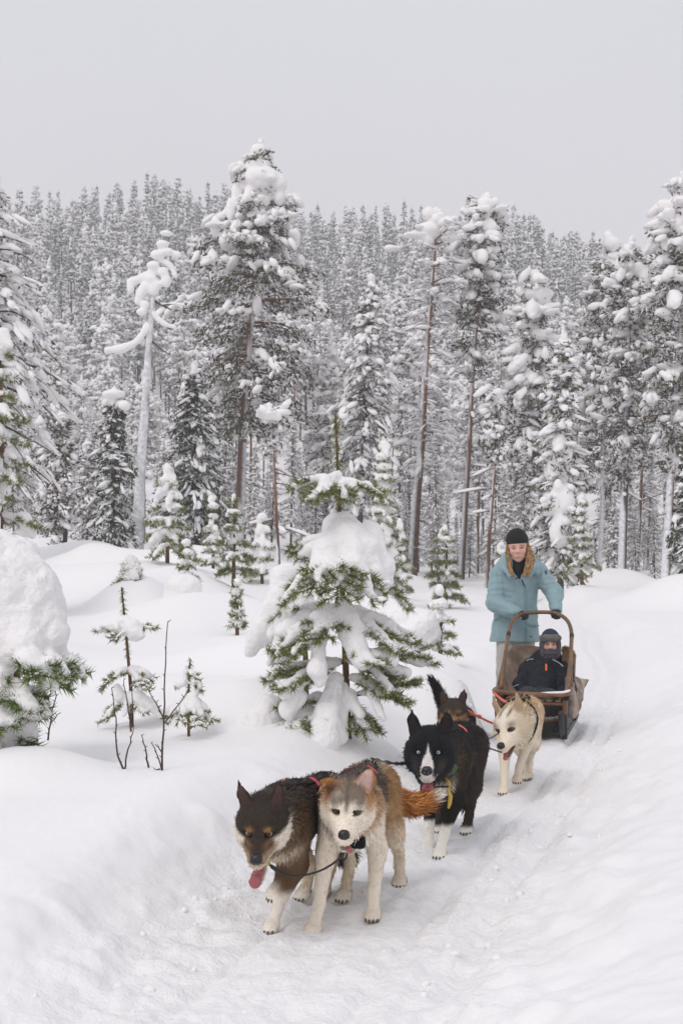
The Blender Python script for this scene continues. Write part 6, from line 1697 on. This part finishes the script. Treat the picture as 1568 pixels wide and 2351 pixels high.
photo_tree('pine_tree', 'bushy pine with a thick dark doubled trunk near the right edge of the forest', 1426, 1450, 548, 42, [(548, 10), (600, 36), (700, 58), (830, 74), (960, 76), (1060, 50), (1120, 20)], 114, caps=[(1452, 565, 12, 12), (1465, 620, 22, 18), (1440, 605, 14, 12), (1480, 640, 14, 22)], nb=100, fol=15, snow=.5, ssz=.27, frost=.28, tr=.13, bark='grey', plaster=.3, topcap=.14, **{k_: v_ for k_, v_ in PINE.items() if k_ != 'bark'})
photo_tree('pine_tree', 'tall pine with a snow-whitened trunk and snowy head at the forest corner', 1525, 1570, 400, 40, [(400, 12), (440, 38), (520, 58), (600, 66), (720, 84), (880, 88), (1000, 70), (1090, 30)], 115, caps=[(1566, 425, 22, 16), (1555, 470, 24, 20), (1560, 510, 26, 20), (1530, 520, 12, 18), (1540, 560, 18, 12)], nb=115, fol=14, snow=.50, ssz=.32, frost=.26, tr=.12, plaster=.72, side=(-.9, -.4, 0), topcap=.30, **PINE)
photo_tree('spruce_tree', 'low dark spruce at the very corner of the forest', 1582, 1580, 1030, 30, [(1030, 5), (1120, 28), (1220, 46), (1345, 62)], 116, nb=80, fol=13, snow=.7, ssz=.18, frost=.18, tr=.06, topcap=.1, cols=((.026, .038, .018), (.085, .095, .048)), **SPR)
photo_tree('pine_tree', 'slim reddish pine between the doubled trunk and the whitened trunk', 1462, 1484, 700, 52, [(700, 8), (760, 34), (880, 46), (1000, 44), (1090, 20)], 117, nb=55, fol=11, snow=.5, ssz=.26, frost=.3, tr=.06, **PINE)
photo_tree('pine_tree', 'slim dark stem close beside the flaking brown trunk', 934, 944, 780, 50, [(780, 8), (850, 36), (960, 46), (1080, 36), (1150, 14)], 118, nb=55, fol=10, snow=.55, ssz=.26, frost=.35, tr=.055, **PINE)
photo_tree('pine_tree', 'slim pine stem standing just left of the thin tufted pine', 1095, 1104, 840, 52, [(840, 8), (900, 34), (1000, 40), (1090, 28), (1140, 10)], 119, nb=45, fol=10, snow=.55, ssz=.26, frost=.35, tr=.06, **PINE)
photo_tree('spruce_tree', 'feathery spruce between the tallest pine and the white-wrapped spruce', 740, 742, 850, 50, [(850, 6), (930, 30), (1050, 50), (1180, 60), (1250, 50)], 120, nb=100, fol=9, snow=.85, ssz=.24, frost=.45, tr=.07, **SPR)
photo_tree('spruce_tree', 'small frosted spruce in the gap behind the frosted snag', 200, 200, 1010, 46, [(1010, 5), (1080, 24), (1180, 38), (1260, 42)], 121, nb=80, fol=8, snow=.8, ssz=.2, frost=.45, tr=.05, **SPR)

# frosted leaning snag with twisted snow
def snag():
    D = 38.0; t = Tree(131); P_ = lambda x, y, dd=0: W(x, y, D + dd)
    X = P_(316, 1200); z0 = gz(X[0], X[1]); o = np.array([X[0], X[1], z0]); p = lambda x, y, dd=0: P_(x, y, dd) - o
    tk = cur([[0, 0, -.4], p(322, 1100), p(334, 930), p(342, 800), p(350, 690), p(362, 600), p(376, 545)], 30, 2)
    t.wood(tk, np.linspace(.17, .05, 30), 10, lambda V: lerp(np.tile(C(.30, .29, .29), (len(V), 1)), np.tile(C(.70, .71, .73), (len(V), 1)), sstep(-.35, .25, noise(V * [1, 1, .6], 3.0, 3, 4))))
    sp = []
    def limb(pts, r, sr):
        q = cur([p(*a) for a in pts], 12, 1); t.wood(q, np.linspace(r, r * .4, 12), 6, C(.085, .06, .05))
        if sr:
            for i in range(11):
                if t.rs.rand() < .93: sp.append(cap(q[i] + [0, 0, sr * .8], q[i + 1] + [0, 0, sr * .8], sr * (.8 + .4 * t.rs.rand()), sr * (.8 + .4 * t.rs.rand())))
    limb([(340, 760), (318, 790), (285, 808), (248, 812)], .05, .10); limb([(338, 745), (325, 775), (300, 802)], .05, .05)
    limb([(348, 720), (366, 740), (384, 752), (400, 756)], .05, .07); limb([(352, 690), (372, 700), (395, 712)], .04, .0); limb([(350, 660), (330, 672), (318, 700)], .04, .12)
    limb([(356, 630), (338, 640), (300, 655)], .03, .10); limb([(364, 600), (392, 612), (405, 640)], .04, .06); limb([(370, 575), (392, 584), (412, 590)], .03, .06); limb([(345, 780), (368, 800), (390, 815)], .03, .0)
    limb([(366, 700), (395, 698), (425, 703)], .025, .03)
    for x, y, a, h in ((383, 536, .26, .16), (374, 560, .24, .18), (362, 585, .26, .2), (384, 578, .2, .14), (352, 610, .25, .2), (375, 625, .2, .22), (346, 640, .24, .2), (352, 668, .2, .22), (334, 700, .18, .2), (326, 716, .2, .16), (300, 660, .15, .3), (360, 655, .2, .2), (382, 645, .18, .3)):
        sp.append(ell(p(x, y, -.05), (a * .72, a * .6, h * .62)))
    V, Q = sdf_mesh(sp, .048, k=.055); V = V + vnormals(V, Q) * (.035 * noise(V, 2.2, 3, 3))[:, None]
    wm = t.W.mesh('snag_trunk', M_mbark, True, np.concatenate(t.WC))
    plant('dead_snag', (wm, None, new_mesh('snag_snow', V, Q, M_lobe)), o, 'frosted leaning dead snag with twisted snow-piled limbs')
snag()

# ---- small pines at the back of the clearing, built like the near ones
def auto_pine(label, x, ytop, ybase, d, halfw, seed, snowy, name='young_pine', group=None, dens=230, nl=.085, nw=.0072, lumps=4, needle_from=.25, tiers=None):
    rs = np.random.RandomState(seed); X = (x - CX) / FPX * d; z0 = gz(X, d); K = d / FPX; Ht = CAM_H + (HORIZON - ytop) * K - z0; R_ = halfw * K
    root = np.array([X, d, z0]); b = []; sp = []
    n = tiers or max(5, int(Ht / .21))
    for i in range(n):
        f = (i + .35) / n; z = Ht * (1 - .90 * f) if i else Ht * .93; L0 = R_ * (.16 + .84 * f ** .9)
        for k_ in range(7 if i else 3):
            a = rs.rand() * 6.28 + k_ * .9; L_ = L0 * (.5 + .7 * rs.rand())
            s0 = root + [0, 0, z]; tip = s0 + np.array([math.cos(a) * L_, math.sin(a) * L_, -.10 * L_ - .55 * L_ * f * snowy * rs.rand() - .1 * L_])
            b.append((s0, tip, (.008 + .011 * snowy) * (d / 12) ** .5 * (1 + .5 * rs.rand()) if rs.rand() < .35 + .65 * snowy else 0, .8))
    for i in range(int(lumps * (1 + snowy))):
        f = rs.rand() ** .8; z = Ht * (1 - .8 * f); L0 = R_ * (.15 + .6 * f) * .8; a = rs.rand() * 6.28
        c = root + np.array([math.cos(a) * L0 * rs.rand(), -abs(math.sin(a)) * L0 * rs.rand(), z]); r_ = R_ * (.08 + .11 * rs.rand()) * (.6 + .5 * snowy)
        sp.append(cap(c + [0, 0, r_ * .3], c + np.array([math.cos(a) * r_, -abs(math.sin(a)) * r_, -r_ * (.5 + rs.rand())]), r_, r_ * .6, abs=1))
    sp.append(cap(root + [0, 0, Ht * .93], root + [0, 0, Ht * .99], .05 * R_ + .03, .03 * R_ + .02, abs=1))
    build_pine(name, label, root, [root + [0, 0, Ht], root + [R_ * .05, 0, Ht * .6], root + [0, 0, Ht * .3], root - [0, 0, .2]], b, sp, seed, group=group, res=max(.018, .0010 * d), dens=dens, nl=nl, nw=nw, sk=.05, tr=(.012, .02 + .012 * Ht), frost=.12, needle_from=needle_from, shoots=True)
auto_pine('snowy young pine with layered drooping boughs at the back of the clearing', 385, 1065, 1390, 24, 68, 201, .9, lumps=8)
auto_pine('small green pine topped by a snow ball standing on a snow-caked base', 430, 1238, 1390, 20, 38, 202, .7, lumps=4)
auto_pine('open young pine with thin layered twigs below the tallest pine', 537, 1135, 1388, 22, 56, 203, .35, lumps=2)
auto_pine('rounded young pine smothered white, right of the open layered pine', 602, 1180, 1345, 25, 42, 204, 1.2, lumps=10)
auto_pine('slim white-draped young spruce peering over the large young pine', 880, 995, 1310, 26, 52, 205, 1.2, lumps=9)
auto_pine('bushy little green pine on the snow right of the buried bush', 1010, 1345, 1490, 15.5, 60, 206, .35, lumps=3, dens=330, nl=.06, nw=.0045)
auto_pine('young green pine behind the bushy little pine, with an upright leader', 1022, 1205, 1320, 28, 62, 207, .4, lumps=3)
auto_pine('snow-bent pine bush low in the clearing left of the layered pines', 302, 1285, 1372, 20.5, 34, 208, 1.1, lumps=6)
auto_pine('green-tasselled spruce with long ragged boughs at the side of the clearing', 0, 752, 1340, 19, 118, 209, .85, name='spruce_tree', lumps=12, dens=240, nl=.09, nw=.007, tiers=13)
auto_pine('half-hidden snowy pine between the broad dark spruce and the open pine', 490, 1130, 1300, 27, 40, 210, .8, lumps=6)
auto_pine('low snowy pine at the foot of the thin tufted pine', 1150, 1245, 1330, 36, 30, 211, 1.0, lumps=5)
auto_pine('little pine poking from the snow below the rounded white pine', 545, 1330, 1395, 18, 18, 212, .3, lumps=1)
auto_pine('small snowy pine right of the white-draped young spruce', 918, 1190, 1330, 30, 36, 213, .8, lumps=5)
auto_pine('wide low pine with bright tips left of the white trunk', 1335, 1130, 1335, 33, 42, 214, .8, lumps=6)
# a snow-caked stump
D = 19.5
sn = [sc(408, 1350, D, 405, 1425, D, .19, .17), sc(432, 1350, D, 440, 1425, D, .18, .16), sc(395, 1375, D, 390, 1428, D, .10, .08), sc(455, 1390, D, 458, 1430, D, .07, .05), se(420, 1345, D, (.2, .2, .12))]
build_pine('snow_stump', 'snow-caked stump-like mass under the small green pine with the snow ball', [*W(420, 1435, D)[:2], gz(*W(420, 1435, D)[:2])], [W(420, 1350, D), W(420, 1440, D)], [(W(440, 1400, D), W(450, 1430, D - .1), 0), (W(400, 1400, D), W(405, 1432, D - .2), 0)], sn, 215, res=.03, sk=.08)

# ---- rest of the forest: kinds copied one by one
KINDS = []
_spec = [('pine', 12.5, 'snowy pine with a clear stem standing in the forest behind the clearing', PINE, [(5, .3), (6.5, 1.3), (8.5, 1.6), (10.5, 1.1), (12.3, .2)], dict(nb=52, fol=9, snow=.85, ssz=.30, frost=.34, tr=.10)),
         ('pine', 11.0, 'frost-grey pine with a sparse crown in the forest behind the clearing', PINE, [(3.5, .4), (5, 1.2), (7.5, 1.3), (9.5, .9), (10.8, .15)], dict(nb=50, fol=8, snow=.95, ssz=.28, frost=.45, tr=.08, plaster=.4)),
         ('pine', 13.5, 'tall thin pine carrying its small crown high in the forest', PINE, [(7.5, .4), (9, 1.2), (11, 1.2), (13.3, .2)], dict(nb=42, fol=9, snow=.8, ssz=.30, frost=.34, tr=.10, deadlow=12)),
         ('spruce', 11.0, 'narrow snow-striped spruce in the forest behind the clearing', SPR, [(.8, 1.4), (3, 1.2), (6, .85), (9, .4), (10.9, .05)], dict(nb=110, fol=7, snow=1.0, ssz=.25, frost=.34, tr=.09)),
         ('spruce', 8.5, 'short dense snow-heavy spruce in the forest behind the clearing', SPR, [(.5, 1.5), (2.5, 1.2), (5, .8), (8.4, .05)], dict(nb=95, fol=9, snow=.9, ssz=.26, frost=.35, tr=.08)),
         ('spruce', 12.5, 'spire-shaped frosted spruce rising in the forest behind the clearing', SPR, [(1.5, 1.3), (4, 1.2), (8, .75), (12.4, .05)], dict(nb=120, fol=7, snow=.8, ssz=.2, frost=.45, tr=.10))]
for i, (kd, H, lab, base, prof, kw) in enumerate(_spec):
    for v_ in range(2):
        t = conifer(300 + i * 7 + v_, H * (1 + .06 * v_), (.25 * (-1) ** i, .1), [(a * (1 + .06 * v_), r_) for a, r_ in prof], lobs=_lob1, **{**base, **kw})
        KINDS.append((('pine_tree' if kd == 'pine' else 'spruce_tree'), tree_meshes(t, kd, _lob1), lab))
_r = random.Random(5); placed = []
for k_ in range(6000):
    if len(placed) >= 160: break
    y = 47 + 85 * _r.random() ** 1.15; x = (_r.uniform(-.29, .29)) * y
    px = CX + x / y * FPX
    if y < 60 and (590 < px < 740 or 1020 < px < 1050) : continue
    if any((x - a) ** 2 + (y - b_) ** 2 < (1.9 + .02 * y) ** 2 for a, b_ in placed): continue
    placed.append((x, y))
    nm, ms, lab = KINDS[_r.randrange(len(KINDS))]
    plant(nm, ms, (x, y, gz(x, y) - .05), lab, 'trees of the forest behind the clearing', _r.uniform(0, 6.28), _r.uniform(.42, .78) + .30 * min(1, max(0, (y - 60) / 60)))

# low spruces along the forest edge
for k_ in range(400):
    if len(placed) >= 228: break
    y = _r.uniform(40, 60); x = _r.uniform(-.02, .27) * y if _r.random() < .75 else _r.uniform(-.26, -.02) * y
    if y < 46 and x < .03 * y: continue
    if any((x - a) ** 2 + (y - b_) ** 2 < 1.3 ** 2 for a, b_ in placed): continue
    placed.append((x, y)); nm, ms, lab = [q for q in KINDS if q[0] == 'spruce_tree'][_r.randrange(6)]
    plant('low_spruce', ms, (x, y, gz(x, y) - .05), 'low bushy spruce filling the forest edge between the taller stems', 'low spruces of the forest edge', _r.uniform(0, 6.28), _r.uniform(.2, .42))

# ---- far hillside forest: one mass, instanced low-detail trees
hill_col = bpy.data.collections.new('hillside_tree_kinds')
for i in range(8):
    kd = 'spruce' if i % 2 else 'pine'
    base = SPR if i % 2 else PINE
    wv = [.85, .7, 1.0, .9, .75, .8, 1.1, .85][i]; prof = [(1.0 + 2.5 * (1 - i % 2), .9 * wv), (4, 1.25 * wv), (7, 1.0 * wv), (10.5, (.35 if i % 2 else .6) * wv), (11.8, .05 if i % 2 else .15)]
    t = conifer(500 + i, 12, (.2, .1), prof, lobs=_lob1, **{**base, **dict(nb=46 + 3 * i, fol=5, fsz=.46, snow=.8, ssz=.33, frost=.30, tr=.11, deadlow=0, cols=((.040, .044, .028), (.10, .10, .065)))})
    V1 = np.concatenate(t.W.V); Q1 = np.concatenate(t.W.Q); c1 = np.concatenate(t.WC)
    F = np.concatenate(t.F); V2 = F.reshape(-1, 3); Q2 = np.arange(len(V2)).reshape(-1, 4); c2 = np.repeat(np.concatenate(t.FC), 4, 0)
    V3, T3 = t.snow_mesh(_lob1)
    n1, n2 = len(V1), len(V1) + len(V2)
    me = new_mesh('hill_tree', np.concatenate([V1, V2, V3]), (np.concatenate([Q1, Q2 + n1]), T3 + n2), None, True, np.concatenate([c1, c2, np.tile(np.asarray(SNOW), (len(V3), 1))]), mats=[M_fol, M_lobe],
                  fmat=np.concatenate([np.zeros(len(Q1) + len(Q2)), np.ones(len(T3))]))
    ho = bpy.data.objects.new('hill_tree', me); hill_col.objects.link(ho)
rs = np.random.RandomState(9); pts = []
cand = np.stack([rs.rand(14000), rs.rand(14000)], 1); ys_ = np.sqrt(118 ** 2 + (330 ** 2 - 118 ** 2) * cand[:, 0]); xs_ = (cand[:, 1] - .5) * .68 * ys_
grid = {}
for x, y in zip(xs_, ys_):
    u_ = x / y
    if any(((u_ - a) / c_) ** 2 + ((y - b_) / d_) ** 2 < 1 for a, b_, c_, d_ in ((-.195, 168, .016, 14), (-.03, 178, .010, 18), (.155, 160, .016, 12), (-.10, 150, .012, 8), (.07, 150, .010, 8))): continue
    g = (int(x // 2.6), int(y // 2.6))
    if any((x - a) ** 2 + (y - b_) ** 2 < 2.35 ** 2 for i in (-1, 0, 1) for j in (-1, 0, 1) for a, b_ in grid.get((g[0] + i, g[1] + j), ())): continue
    grid.setdefault(g, []).append((x, y)); pts.append((x, y))
pts = np.array(pts); pz = ground(pts[:, 0], pts[:, 1])
pm = bpy.data.meshes.new('hillside_forest'); pm.vertices.add(len(pts)); pm.vertices.foreach_set('co', np.stack([pts[:, 0], pts[:, 1], pz - .2], 1).astype(np.float32).ravel())
for nm, tp, vals in (('kind_index', 'INT', rs.randint(0, 8, len(pts))), ('turn', 'FLOAT', rs.rand(len(pts)) * 6.28), ('size', 'FLOAT', .60 + .50 * rs.rand(len(pts)))):
    a = pm.attributes.new(nm, tp, 'POINT'); a.data.foreach_set('value', vals.astype(np.int32 if tp == 'INT' else np.float32))
hf = obj('hillside_forest', pm); tag(hf, 'far snow-covered conifer forest rising over the hillside', 'forest', None, 'stuff')
ng = bpy.data.node_groups.new('hillside_forest', 'GeometryNodeTree')
ng.interface.new_socket('Geometry', in_out='INPUT', socket_type='NodeSocketGeometry'); ng.interface.new_socket('Geometry', in_out='OUTPUT', socket_type='NodeSocketGeometry')
nn = ng.nodes.new; gi = nn('NodeGroupInput'); go = nn('NodeGroupOutput'); ip = nn('GeometryNodeInstanceOnPoints'); ci = nn('GeometryNodeCollectionInfo')
ci.inputs['Collection'].default_value = hill_col; ci.inputs['Separate Children'].default_value = True; ci.inputs['Reset Children'].default_value = True
ip.inputs['Pick Instance'].default_value = True
def na(nm, tp):
    q = nn('GeometryNodeInputNamedAttribute'); q.data_type = tp; q.inputs['Name'].default_value = nm; return q.outputs[0]
cx_ = nn('ShaderNodeCombineXYZ'); ng.links.new(na('turn', 'FLOAT'), cx_.inputs['Z'])
for a, b_ in ((gi.outputs[0], ip.inputs['Points']), (ci.outputs[0], ip.inputs['Instance']), (na('kind_index', 'INT'), ip.inputs['Instance Index']), (cx_.outputs[0], ip.inputs['Rotation']), (na('size', 'FLOAT'), ip.inputs['Scale']), (ip.outputs[0], go.inputs[0])): ng.links.new(a, b_)
md = hf.modifiers.new('trees', 'NODES'); md.node_group = ng

# clods of broken snow along the trail
rs = np.random.RandomState(77); Vs, Ts, n_ = [], [], 0
for k_ in range(750):
    y = 3.4 + 14 * rs.rand() ** 1.5; o_ = rs.choice((-1, 1)) * (.52 + .12 * rs.randn()) if rs.rand() < .65 else rs.randn() * .3
    x = float(trail_x(y)) + o_; r_ = (.004 + .016 * rs.rand() ** 4) * (1 if abs(o_) > .4 else .6)
    v, t_ = _lob[rs.randint(10)]; v = v * r_ * (.8 + .5 * rs.rand(1, 3)); v = v[:, rs.permutation(2).tolist() + [2]] + [x, y, 0]
    Vs.append(v); Ts.append(t_ + n_); n_ += len(v)
Vs = np.concatenate(Vs); cen = Vs.reshape(-1, 42, 3).mean(1); Vs[:, 2] += np.repeat(ground(cen[:, 0], cen[:, 1], True) - .001, 42)
cl = obj('snow_clods', new_mesh('snow_clods', Vs, np.concatenate(Ts), M_snow)); tag(cl, 'loose clods of broken snow strewn along the sled trail', 'snow', None, 'stuff')

# marker post at the back of the clearing
_d = 34.0; _p = W(150, 1295, _d); _z = gz(_p[0], _d)
mk = empty('marker_post', (_p[0], _d, _z)); tag(mk, 'slim black marker post with a yellow band at the back of the clearing', 'post')
M_ylw = mat('yellow_band', (.55, .42, .03), .5)
mb = MB(); mb.tube([(0, 0, -.2), (0, 0, .30), (.01, 0, .55), (.015, 0, .64), (.015, 0, .67)], [.05, .055, .06, .045, .015], 10); obj('post', mb.mesh('post', M_rubber), mk)
mb = MB(); mb.tube([(0, 0, .14), (0, 0, .24)], .059, 10); obj('band', mb.mesh('band', M_ylw), mk)

# ---- the air
mb = MB(); mb.box((0, 325, 45), (2400, 790, 130))
hz = mb.mesh('haze', None, False); hm = bpy.data.materials.new('haze'); hm.use_nodes = True; hn = hm.node_tree.nodes; hn.remove(hn['Principled BSDF'])
pv = hn.new('ShaderNodeVolumePrincipled'); pv.inputs['Color'].default_value = (.93, .94, .97, 1); pv.inputs['Density'].default_value = .0014
hm.node_tree.links.new(pv.outputs[0], hn['Material Output'].inputs['Volume']); hz.materials.append(hm)
ho = obj('haze', hz); ho['kind'] = 'stuff'; ho['label'] = 'thin pale winter haze over the forest'
